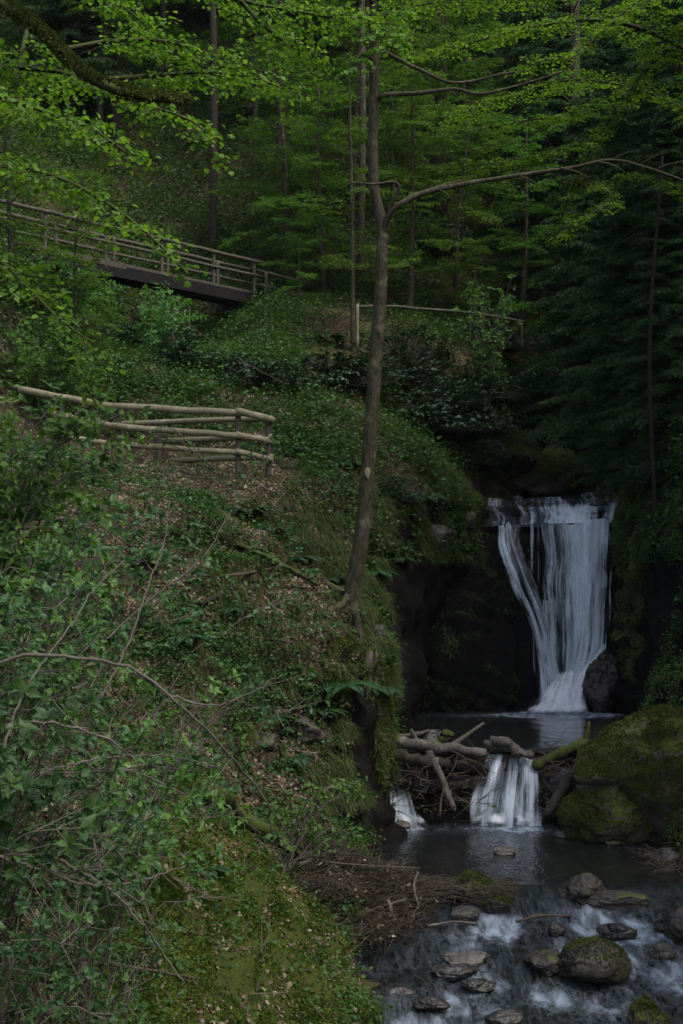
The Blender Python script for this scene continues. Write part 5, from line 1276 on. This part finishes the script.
elder('bright shrub at the left photo edge under the first rail', rt_(-4.0, 15), fan(18, -20, 120, 450, 640, 13.6, 15.5, 2), .10, 102)
elder('loose shrub with fresh leaf tufts in the middle of the near slope', rt_(-2.6, 11.0), fan(11, 30, 210, 500, 700, 9.8, 11.6, 3), .07, 103, 'shade', keep=.75)
elder('sparse shrub reaching towards the leafy slope with long thin shoots', rt_(-2.0, 10.2), fan(8, 120, 320, 560, 780, 9.5, 11.2, 4), .06, 104, 'shade', keep=.55)
elder('shrub with dull leaves at the left edge below the bright one', rt_(-2.5, 8.6), fan(18, -40, 130, 600, 800, 7.6, 9.4, 5), .05, 105, 'shade')
elder('dark leafy shrub filling the lower left of the slope', rt_(-2.0, 7.4), fan(18, -40, 160, 760, 960, 6.2, 7.8, 6), .044, 106, 'shade')
elder('low shrub beside the moss mound in the lower left', rt_(-1.5, 8.2), fan(10, 40, 230, 800, 960, 7.4, 9.2, 7), .045, 107, 'shade', keep=.7)
elder('shrub with long shoots at the bottom left corner', rt_(-1.6, 6.3), fan(16, -40, 150, 880, 1040, 5.6, 6.6, 8), .04, 108, 'shade')
elder('small fresh shrub sprouting from the slope left of the moss mound', rt_(-2.2, 12.0), fan(10, 120, 260, 700, 830, 11, 12.6, 9), .06, 109, keep=.5)
elder('fresh sprigs sprouting over the upper end of the twig heap', rt_(-.75, 17.5), fan(9, 270, 360, 770, 850, 17, 18.5, 10), .075, 110, keep=.7)
elder('little leafy shrub in front of the pole railing', (P(215, 470, 28.9)), fan(4, 120, 230, 440, 475, 28.4, 29, 11), .07, 111, spread=.2, keep=.5)
elder('leafy shoots between the rails at the railing corner', (P(258, 470, 28.9)), fan(4, 245, 285, 435, 470, 28.6, 29, 12), .08, 112, spread=.2, keep=.5)
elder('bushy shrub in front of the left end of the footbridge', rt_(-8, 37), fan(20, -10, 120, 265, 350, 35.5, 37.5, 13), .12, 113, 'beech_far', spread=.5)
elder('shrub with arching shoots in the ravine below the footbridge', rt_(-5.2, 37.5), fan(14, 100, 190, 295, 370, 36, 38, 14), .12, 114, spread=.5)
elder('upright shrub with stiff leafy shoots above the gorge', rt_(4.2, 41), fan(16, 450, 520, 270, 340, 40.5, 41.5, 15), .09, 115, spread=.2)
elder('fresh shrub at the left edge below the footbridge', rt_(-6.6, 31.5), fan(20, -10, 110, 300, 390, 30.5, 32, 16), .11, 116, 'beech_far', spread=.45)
elder('large-leaved evergreen shrub at the lower left edge', rt_(-1.9, 6.6), fan(12, -20, 90, 690, 860, 5.8, 6.8, 17), .07, 117, 'shade', ncl=6, keep=.6)
elder('layered leafy shrub with bright tufts at the middle of the left edge', rt_(-2.7, 10.2), fan(22, -30, 170, 540, 740, 8.6, 10.6, 31), .068, 131)
elder('bright tufted shrub left of the moss mound', rt_(-1.7, 9.2), fan(12, 60, 230, 690, 860, 8.2, 9.8, 32), .06, 132)
# long bare arching stems in front of the slope
GA_ = 'bare arching stems over the near slope'
for lb, pts, r0 in [
  ('long bare grey stem arching right across the near slope', [(-60, 690, 7.6), (-10, 668, 7.6), (25, 655, 7.6), (70, 658, 7.6), (130, 668, 7.7), (180, 705, 7.8), (225, 750, 8.0), (262, 795, 8.3), (290, 838, 8.6)], .010),
  ('thin bare shoot rising from the long grey stem', [(134, 672, 7.7), (170, 694, 7.8), (210, 706, 7.9), (245, 695, 8.), (282, 675, 8.1)], .006),
  ('bare stem bowing low under the long grey one', [(-30, 735, 6.9), (30, 722, 6.9), (75, 728, 7.0), (110, 740, 7.1), (140, 765, 7.2)], .008),
  ('bare shoot slanting up to the bright leaves at the left', [(-20, 830, 7.2), (20, 700, 7.6), (60, 640, 8.), (95, 590, 8.3), (125, 560, 8.5)], .007),
  ('thin stem leaning right over the moss mound', [(60, 860, 6.6), (110, 890, 6.7), (150, 935, 6.8), (185, 985, 6.9)], .007),
  ('pale curved stem above the bottom left shrubs', [(-20, 850, 6.3), (40, 870, 6.3), (90, 885, 6.4), (140, 880, 6.5), (185, 866, 6.6)], .007),
  ('wiry stem crossing the dull-leaved shrub', [(0, 800, 7.4), (50, 770, 7.5), (110, 757, 7.7), (170, 757, 7.9), (230, 770, 8.2)], .006),
  ('steep bare whip between the shrubs and the slope', [(100, 700, 9.0), (130, 640, 9.2), (150, 580, 9.4), (165, 540, 9.6), (170, 500, 9.8)], .007),
  ('pair-pronged bare twig in front of the leaf litter', [(105, 640, 9.4), (150, 600, 9.6), (200, 560, 9.9), (232, 510, 10.2)], .006)]:
    mb = MB(); p = resample([P(*q) for q in pts], 40); p[1:-1] += rng.normal(size=(38, 3)) * .004
    tube(mb, p, np.linspace(r0 * 1.3, r0 * .5, 40), 6, rough=.1)
    for _ in range(5):
        k = rng.integers(8, 36); e = p[k] + nz(rng.normal(size=3) + [.3, 0, .3]) * rng.uniform(.08, .3)
        tube(mb, resample([p[k], (p[k] + e) / 2 + rng.normal(size=3) * .015, e], 6), np.linspace(r0 * .5, r0 * .2, 6), 4, cap=False)
    tag(mb.build('bare_stem', M['shrubwood']), lb, 'stem', GA_)

def fern_proto(seed, n=11, L=.62):
    root = thing('fern', 'x', 'fern', (0, 0, 0)); r = np.random.default_rng(seed)
    st, lf = MB(), MB()
    for k in range(n):
        az = k * 6.283 / n + r.uniform(-.25, .25); ln = L * r.uniform(.7, 1.15)
        h = np.array([math.cos(az), math.sin(az), 0])
        t = np.linspace(0, 1, 26)[:, None]
        p = h * ln * t + UP * ln * (.75 * t - .85 * t ** 2)
        tube(st, p[::5], np.linspace(.006, .002, 6), 3, cap=False)
        d = nz(np.gradient(p, axis=0)); lat = np.cross(UP, h)
        q = p[3:]; w = np.sin(np.pi * np.clip(np.linspace(.18, 1.0, len(q)), 0, 1) ** .8)
        for sg in (1, -1):
            leaves(lf, q, lat * sg + d[3:] * .35, nz(np.cross(d[3:], lat * 1.0) * 1.0 + 0 * q) * 1.0 + UP * .2, .17 * ln / .6 * (w * .85 + .12), LANCE, None, width=.62, curl=.15)
    st.build('stalks', M['fern'], root); lf.build('fronds', M['fern'], root, smooth=False)
    return root
FP = [fern_proto(1), fern_proto(2, 9, .75), fern_proto(3, 13, .5)]
GF = 'ferns growing on the banks'
for k, (lb, px, py, s) in enumerate([
  ('dark fern clump under the end of the pole railing', 243, 512, 1.1), ('drooping fern on the slope above the mossy rock nose', 345, 688, 1.1), ('fern left of the drooping one in the dry leaves', 322, 712, 1.1),
  ('fern leaning over the water edge of the bank, tip in shade', 378, 690, .9), ('fern just right of the lone tree foot', 372, 575, .9), ('fern left of the lone tree foot', 330, 580, .9),
  ('fern in leaf litter between the mossy pole and the railing', 268, 530, .9), ('small fern at the foot of the leafy slope', 290, 760, .8), ('fern on the ledge over the gorge', 400, 560, .8),
  ('fern under the dark bushes at mid slope', 345, 465, .9), ('fern on the mossy shoulder above the waterfall', 520, 445, 1.0), ('fern on the right gorge wall', 640, 470, .9),
  ('fern beside the fallen mossy trunk', 215, 790, .8), ('small dark fern under the shrubs on the slope', 180, 640, .9), ('fern at the left of the leafy slope', 140, 560, 1.), 
  ('fern below the pale straight stick', 230, 610, .8), ('fern by the mossy half-buried stone', 270, 720, .8), ('fern under the small fresh shrub', 160, 760, .8), ('fern above the thin forked stick', 300, 560, .9),
  ('fern on the bank edge above the black rock wall', 425, 500, .9), ('fern at the top of the slope by the far rails', 300, 450, 1.), ('fern in the ravine below the abutment', 240, 370, 1.2), ('fern under the beech by the path', 330, 340, 1.2),
  ('fern on the grassy slope right of the forked tree', 440, 350, 1.2), ('tiny fern on the moss mound', 205, 870, .5)]):
    g_ = hit(px, py, 8)
    put(FP, k % 3, lb, g_[0], g_[1], s, k * 1.7, group=GF, z=g_[2] - .02, sink=0)

# ------------------------------------------------------------------ what nobody could count
def stuff(mb, name, mat, label, cat):
    return tag(mb.build(name, mat, smooth=False), label, cat, kind='stuff')
cx, cy, cz = GCen[:, 0], GCen[:, 1], GCen[:, 2]
wl = np.interp(cy, [8, 12, 16, 19, 20.6, 21.6, 26.9, 27.0, 34.5, 34.8, 37, 40, 46], [-.95, -.85, -.66, -.42, -.2, 0, 0, 1.35, 1.35, 5.7, 6.35, 6.8, 7.5])
dry = (cz > wl + .12)
streamx = (cx > np.interp(cy, [8, 20, 27, 31, 34, 40, 46, 60], [.3, .2, .9, 1.4, 2, 4.6, 7.6, 11])) & (cx < np.interp(cy, [8, 27, 34, 40, 46, 60], [6, 5.5, 6.8, 8, 11, 15])) & (cz < wl + 1.2)
gorge = (cy > 28.8) & (cy < 34.8) & (cx > .9) & (cz < 4.9)
near = INV & dry & ~gorge & ~((cx > .15) & (cx < 1.4) & (cy > 24.3) & (cy < 26.4) & (cz < 2.9))
dist = np.maximum(cy, 5)
patch = fbm(GCen * .9, 3, 200); patch2 = fbm(GCen * .5, 3, 210)
mound = np.hypot((cx + .7) / 1.5, (cy - 14) / 6.5) < .95
area_litter = near & (cy > 6) & (cy < 34) & (cx < 1.2)
def upn(n, a): return nz(n * a + UP * (1 - a) + rng.normal(size=n.shape) * .35)
# dry leaves
w8 = np.clip(.22 + fbm(GCen * 1.8, 4, 260) * 2.2, .02, 1) * np.where(mound, .45, 1) * (1 - .75 * (GN[:, 2] < .45))
p, n = scatter(95000, area_litter, w8 * np.where((cy > 19) & (cy < 29), 1.6, 1))
mb = MB(); h = rng.normal(size=p.shape); leaves(mb, p + n * .015, h - n * (h * n).sum(1, keepdims=True), nz(n + rng.normal(size=n.shape) * .35), rng.uniform(.03, .075, len(p)), OVATE, rng.random(len(p)) ** 1.25, fold=.3, curl=.35)
stuff(mb, 'dry_leaves', M['litter'], 'tan dry leaves strewn over the slope', 'leaf litter')
c, nn = scatter(1500, near & (cy > 8) & (cy < 31) & (cx < 1.2))
mb = MB(); d = rng.normal(size=c.shape); d = nz(d - nn * (d * nn).sum(1, keepdims=True) * .85); L = rng.uniform(.06, .5, len(c))[:, None] ** 1.3; b0 = c + nn * .03; m1 = b0 + d * L; d2 = nz(d + rng.normal(size=d.shape) * .3)
sticks(mb, b0, m1, .009, .006); sticks(mb, m1, m1 + d2 * L, .006, .002)
stuff(mb, 'slope_twigs', M['twig'], 'dead twigs littering the leafy slope', 'twigs')
# low plants: ivy, herbs, seedlings in clumps
def plants(n, mask, w, size, hgt, seed, per=6, spread=.09):
    c, nn = scatter(n, mask, w)
    pos = np.repeat(c, per, 0) + rng.normal(size=(n * per, 3)) * [spread, spread, 0]
    hh = rng.random(n * per) ** 1.3 * np.repeat(rng.uniform(.3, 1, n), per) * hgt
    pos = pos + np.repeat(nn, per, 0) * .02 + UP * hh[:, None]
    d = rng.normal(size=pos.shape) * [1, 1, .3]
    return pos, d, upn(np.repeat(nn, per, 0), .3), size * rng.uniform(.6, 1.2, n * per), np.clip(np.repeat(rng.random(n), per) * .7 + .3 * rng.random(n * per), 0, 1)
mb = MB()
gcw = np.clip(fbm(GCen * 1.1, 4, 270) * 2.6 - .03, 0, 1) * np.where(mound, .3, 1) 
platf = (cy > 27.6) & (cy < 31.6) & (cx < -.9)
a_ = plants(30000, near & (cy < 34) & (cy > 5.5) & ~platf, gcw * np.where(cy < 20, .5, 1) + .03, .05, .13, 1); leaves(mb, *a_[:4], OVATE, a_[4])
fw = np.clip(.35 + patch2, .02, 1) * (1 - .15 * np.clip((cx + 1.5) / 1.5, 0, 1) * np.clip((37.5 - cy) / 1.5, 0, 1))
a_ = plants(30000, near & (cy > 46) & (cy < 70) & (cx < 3), None, .1, .7, 5, 6, .2); leaves(mb, *a_[:4], OVATE, a_[4])
a_ = plants(75000, near & (cy >= 29) & (cy < 75) & ~streamx & ~platf, fw * np.clip(50 / cy, .5, 1.5), .085, .55, 2, 6, .16); leaves(mb, *a_[:4], OVATE, a_[4])
stuff(mb, 'ground_plants', M['ivy'], 'low leafy plants and ivy covering the slopes', 'ground cover')
bl = MB(); a_ = plants(1000, near & (cy < 34) & (cy > 7) & ~platf & ~mound, np.clip(fbm(GCen * .8, 3, 280) * 2 + .5, .02, 1), .10, .3, 9, 7, .12); leaves(bl, *a_[:4], OVATE, a_[4])
a_ = plants(700, near & (cy > 22.5) & (cy < 28.2) & (cx < -.8) & (cx > -6), None, .075, .45, 10, 8, .16); leaves(bl, *a_[:4], OVATE, a_[4])
stuff(bl, 'broadleaf_plants', M['shade'], 'larger-leaved low plants scattered in clumps over the slopes', 'ground cover')
# grass: drooping tufts along the bank edges and on the upper slope
def grass(mb, n, mask, w, L, per=9, hang=.9):
    c, nn = scatter(n, mask, w)
    N = n * per
    az = rng.uniform(0, 6.28, N); ln = np.repeat(rng.uniform(.5, 1.1, n), per) * L * rng.uniform(.6, 1.1, N)
    out = np.repeat(nn * [1, 1, 0], per, 0) * .9 + np.stack([np.cos(az), np.sin(az), 0 * az], 1) * .6
    b = np.repeat(c, per, 0) + rng.normal(size=(N, 3)) * .02
    p1 = b + (out * .35 + UP * .55) * ln[:, None] * .55
    p2 = p1 + (out * .75 + UP * (.15 - hang * rng.random(N))[:, None]) * ln[:, None] * .55
    wv = nz(np.cross(out, UP) + rng.normal(size=(N, 3)) * .2) * (.0055 * (L / .35))
    V = np.stack([b - wv, b + wv, p1 + wv * .8, p1 - wv * .8, p2], 1)
    i = np.arange(N)[:, None] * 5
    mb.add(V.reshape(-1, 3), i + np.array([[0, 1, 2, 3]]), i + np.array([[3, 2, 4]]), np.repeat(np.clip(np.repeat(rng.random(n), per) * .6 + .4 * rng.random(N), 0, 1), 5))
mb = MB()
edge_m = near & (cy > 22.5) & (cy < 35) & (cx > -.9) & (cx < 3.6) & (cz > wl + .8)
grass(mb, 8000, near & (cy > 22.5) & (cy < 36) & (cx > -3) & (cx < 3.6) & (cz > wl + .8), np.clip((cx + 2.6) / 3, 0, 1) ** 2 * np.clip(.25 + 2.4 * fbm(GCen * 1.5, 3, 290), .01, 1) * (1 + 1.5 * (GN[:, 2] < .6)), .42, hang=1.5)
grass(mb, 7000, near & (cy >= 34) & (cy < 62) & ~streamx, np.clip(.4 + fbm(GCen * .4, 3, 230) * 1.4, 0.02, 1), .55, 8)
grass(mb, 4500, near & (cy > 8) & (cy < 30) & (cx < 1) & ~mound, np.clip(patch, 0.01, 1), .3, 8)
grass(mb, 3500, near & (cx > 5) & (cy > 22) & (cy < 42), None, .4, 9, hang=1.4)
stuff(mb, 'grass', M['grass'], 'long grass drooping over the bank edges', 'grass')
# moss tufts on the mound and on the rocky nose
mm_ = near & ((np.hypot((cx + .7) / 1.6, (cy - 14) / 7) < 1) | ((np.hypot((cx - .6) / 1.1, (cy - 25.8) / 2) < 1) & (cz < 3.6)))
N = 170000
c, nn = scatter(N, mm_ & (cy > 7.5), (np.clip(.42 + fbm(GCen * 2.3, 4, 240) * 2.8, .04, 1)) / np.maximum(cy, 8) ** 1.0)
mb = MB(); leaves(mb, c - nn * .004, nn + rng.normal(size=nn.shape) * .55, rng.normal(size=nn.shape), rng.uniform(.014, .034, N) * (1 + .03 * c[:, 1]), DIAM, np.clip(.5 + .6 * fbm(c * 3, 2, 250) + .2 * rng.normal(size=N), 0, 1))
stuff(mb, 'moss', M['moss'], 'thick green moss over the mound and the rock nose', 'moss')
# moss on the big boulders is in their rock; heap of twigs at the water
r = np.random.default_rng(77)
mb = MB()
cs = []
n = 4200
x = r.normal(0, 1, n); y = r.normal(0, 1, n)
cx_ = .25 + .55 * x; cy_ = 21.0 + 1.0 * y
ok = (np.hypot(x, y) < 2.1)
cx_, cy_, x, y = cx_[ok], cy_[ok], x[ok], y[ok]
prof = .7 * np.exp(-(x * x + y * y) * .45)
base = np.array([drop(a, b_) for a, b_ in zip(cx_, cy_)])
# push the heap a little to the stream at its low end
z = np.maximum(base, np.interp(cy_, [8, 20, 21, 27], [-.4, -.2, 0, 0])) + prof * r.random(len(x)) ** .6 * .75
az = r.uniform(0, 6.28, len(x)); el = r.normal(0, .3, len(x)); L = r.uniform(.15, .8, len(x)) * r.uniform(.5, 1, len(x))
d = np.stack([np.cos(az) * np.cos(el), np.sin(az) * np.cos(el), np.sin(el)], 1)
c = np.stack([cx_, cy_, z], 1)
m1 = c + r.normal(size=c.shape) * .03
sticks(mb, c - d * L[:, None] / 2, m1, .004, .007); sticks(mb, m1, c + (d + r.normal(size=d.shape) * .25) * L[:, None] / 2, .007, .003)
for _ in range(160):                                   # tail of twigs along the stones
    pass
x2 = r.uniform(.3, 2.6, 900); y2 = 21.4 + .25 * r.normal(size=900) - .12 * x2; z2 = r.uniform(-.05, .16, 900)
az = r.normal(.0, .7, 900); d = np.stack([np.cos(az), np.sin(az), r.normal(0, .2, 900)], 1); c = np.stack([x2, y2, z2], 1)
sticks(mb, c - d * .15, c + d * r.uniform(.05, .25, 900)[:, None], .007, .003)
q_ = c[::1]; mbl = mb
lm = MB(); kk = r.integers(0, len(cx_), 1100); pp = np.stack([cx_[kk], cy_[kk], z[kk] + .03], 1); leaves(lm, pp, r.normal(size=pp.shape), nz(r.normal(size=pp.shape) * .5 + UP), r.uniform(.03, .08, len(kk)), OVATE, r.random(len(kk)) ** 3, fold=.3, curl=.3)
stuff(lm, 'heap_leaves', M['litter'], 'dead leaves caught in the heap of washed-up twigs', 'leaf litter')
stuff(mb, 'twig_debris', M['debris'], 'tangled heap of dead twigs washed up beside the stream', 'twigs')
GHp = 'sticks poking out of the twig heap'
for lb, pts, r0 in [
  ('pale upright stick standing in the twig heap', [(418, 872, 20.6), (414, 888, 20.4), (420, 910, 20.2)], .018),
  ('pale stub hanging down to the water from the twig heap', [(388, 900, 20.0), (391, 912, 19.9), (388, 932, 19.8)], .03),
  ('long thin stick lying across the top of the twig heap', [(325, 862, 20.6), (370, 866, 20.6), (420, 868, 20.8)], .016),
  ('dark branch along the lower rim of the twig heap', [(335, 915, 19.8), (365, 912, 19.9), (405, 900, 20.2)], .035),
  ('straight stick at the water line right of the heap', [(428, 926, 20.1), (455, 922, 20.2), (478, 924, 20.4)], .022),
  ('black branch lying in the rapids right of the round mossy boulder', [(516, 922, 20.3), (540, 916, 20.4), (570, 916, 20.6)], .025)]:
    log_('stick', lb, 'stick', [P(*q) for q in pts], r0, r0 * .6, 'driftwood' if 'pale' in lb or 'straight' in lb else 'twig', int(r0 * 999), group=GHp, sides=7)
# fallen needles and cones on the right shore: twigs by the huge boulder
mb = MB(); n = 400
x = r.uniform(5.0, 6.4, n); y = r.uniform(22.4, 24.0, n); z = np.array([max(drop(a, b_), 0) for a, b_ in zip(x, y)]) + r.uniform(0, .12, n)
az = r.uniform(0, 6.28, n); d = np.stack([np.cos(az), np.sin(az), r.normal(0, .25, n)], 1); c = np.stack([x, y, z], 1)
sticks(mb, c, c + d * r.uniform(.1, .4, n)[:, None], .006, .003)
stuff(mb, 'shore_twigs', M['twig'], 'scattered twigs on the shore at the right photo edge', 'twigs')
EXPO = 1.0
# ------------------------------------------------------------------ camera, light
cam = bpy.data.cameras.new('camera'); co_ = bpy.data.objects.new('camera', cam); COL.objects.link(co_)
co_.location = (0, 0, EYE); co_.rotation_euler = (math.radians(90), 0, 0)
cam.sensor_fit = 'VERTICAL'; cam.sensor_height = 36.0; cam.lens = 36.0 * F / 1024
cam.shift_y = (HY - 512) / 1024; cam.clip_end = 500; cam.clip_start = .1
SC.camera = co_
HAZE = 1
if HAZE:
    hm = bpy.data.materials.new('damp_air'); hm.use_nodes = True; ht = hm.node_tree; ht.nodes.clear()
    ho = ht.nodes.new('ShaderNodeOutputMaterial'); hv = ht.nodes.new('ShaderNodeVolumePrincipled')
    hv.inputs['Color'].default_value = (.8, .9, .95, 1); hv.inputs['Density'].default_value = .0001
    ht.links.new(hv.outputs[0], ho.inputs['Volume'])
    mb = MB(); c = [[x, y, z] for x in (-95., 95.) for y in (-12., 125.) for z in (-4., 95.)]
    mb.add(c, [[0, 1, 3, 2], [4, 6, 7, 5], [0, 4, 5, 1], [2, 3, 7, 6], [0, 2, 6, 4], [1, 5, 7, 3]])
    tag(mb.build('haze', hm, smooth=False), 'faint damp air hanging in the wooded gorge', 'haze', kind='stuff')
w = bpy.data.worlds.new('World'); SC.world = w; w.use_nodes = True
nt = w.node_tree; bg = nt.nodes['Background']
sky = nt.nodes.new('ShaderNodeTexSky'); sky.sky_type = 'NISHITA'; sky.sun_disc = False
EL, AZ = math.radians(60), math.radians(128)          # soft sun high on the right, over the dark side of the gorge
sky.sun_elevation = EL; sky.sun_rotation = AZ; sky.air_density = 1.0; sky.dust_density = 3.0
hs = nt.nodes.new('ShaderNodeHueSaturation'); hs.inputs['Saturation'].default_value = .8
nt.links.new(sky.outputs[0], hs.inputs['Color']); nt.links.new(hs.outputs[0], bg.inputs[0]); bg.inputs[1].default_value = .15
sun = bpy.data.lights.new('sun', 'SUN'); so = bpy.data.objects.new('sun', sun); COL.objects.link(so)
sun.energy = 1.05; sun.angle = math.radians(14); sun.color = (1, .97, .9)
dirv = Vector((math.sin(AZ) * math.cos(EL), math.cos(AZ) * math.cos(EL), math.sin(EL)))
so.rotation_euler = dirv.to_track_quat('Z', 'Y').to_euler(); so.location = (0, 10, 40)
SC.view_settings.view_transform = 'Standard'; SC.view_settings.look = 'None'
SC.view_settings.exposure = EXPO; SC.view_settings.gamma = 1.0; SC.view_settings.use_curve_mapping = False
SC.render.engine = 'CYCLES'
SC.cycles.use_denoising = True
SC.cycles.max_bounces = 8; SC.cycles.transparent_max_bounces = 12; SC.cycles.transmission_bounces = 4
SC.cycles.diffuse_bounces = 3; SC.cycles.glossy_bounces = 2
SC.cycles.caustics_reflective = False; SC.cycles.caustics_refractive = False
SC.cycles.sample_clamp_indirect = 4.0
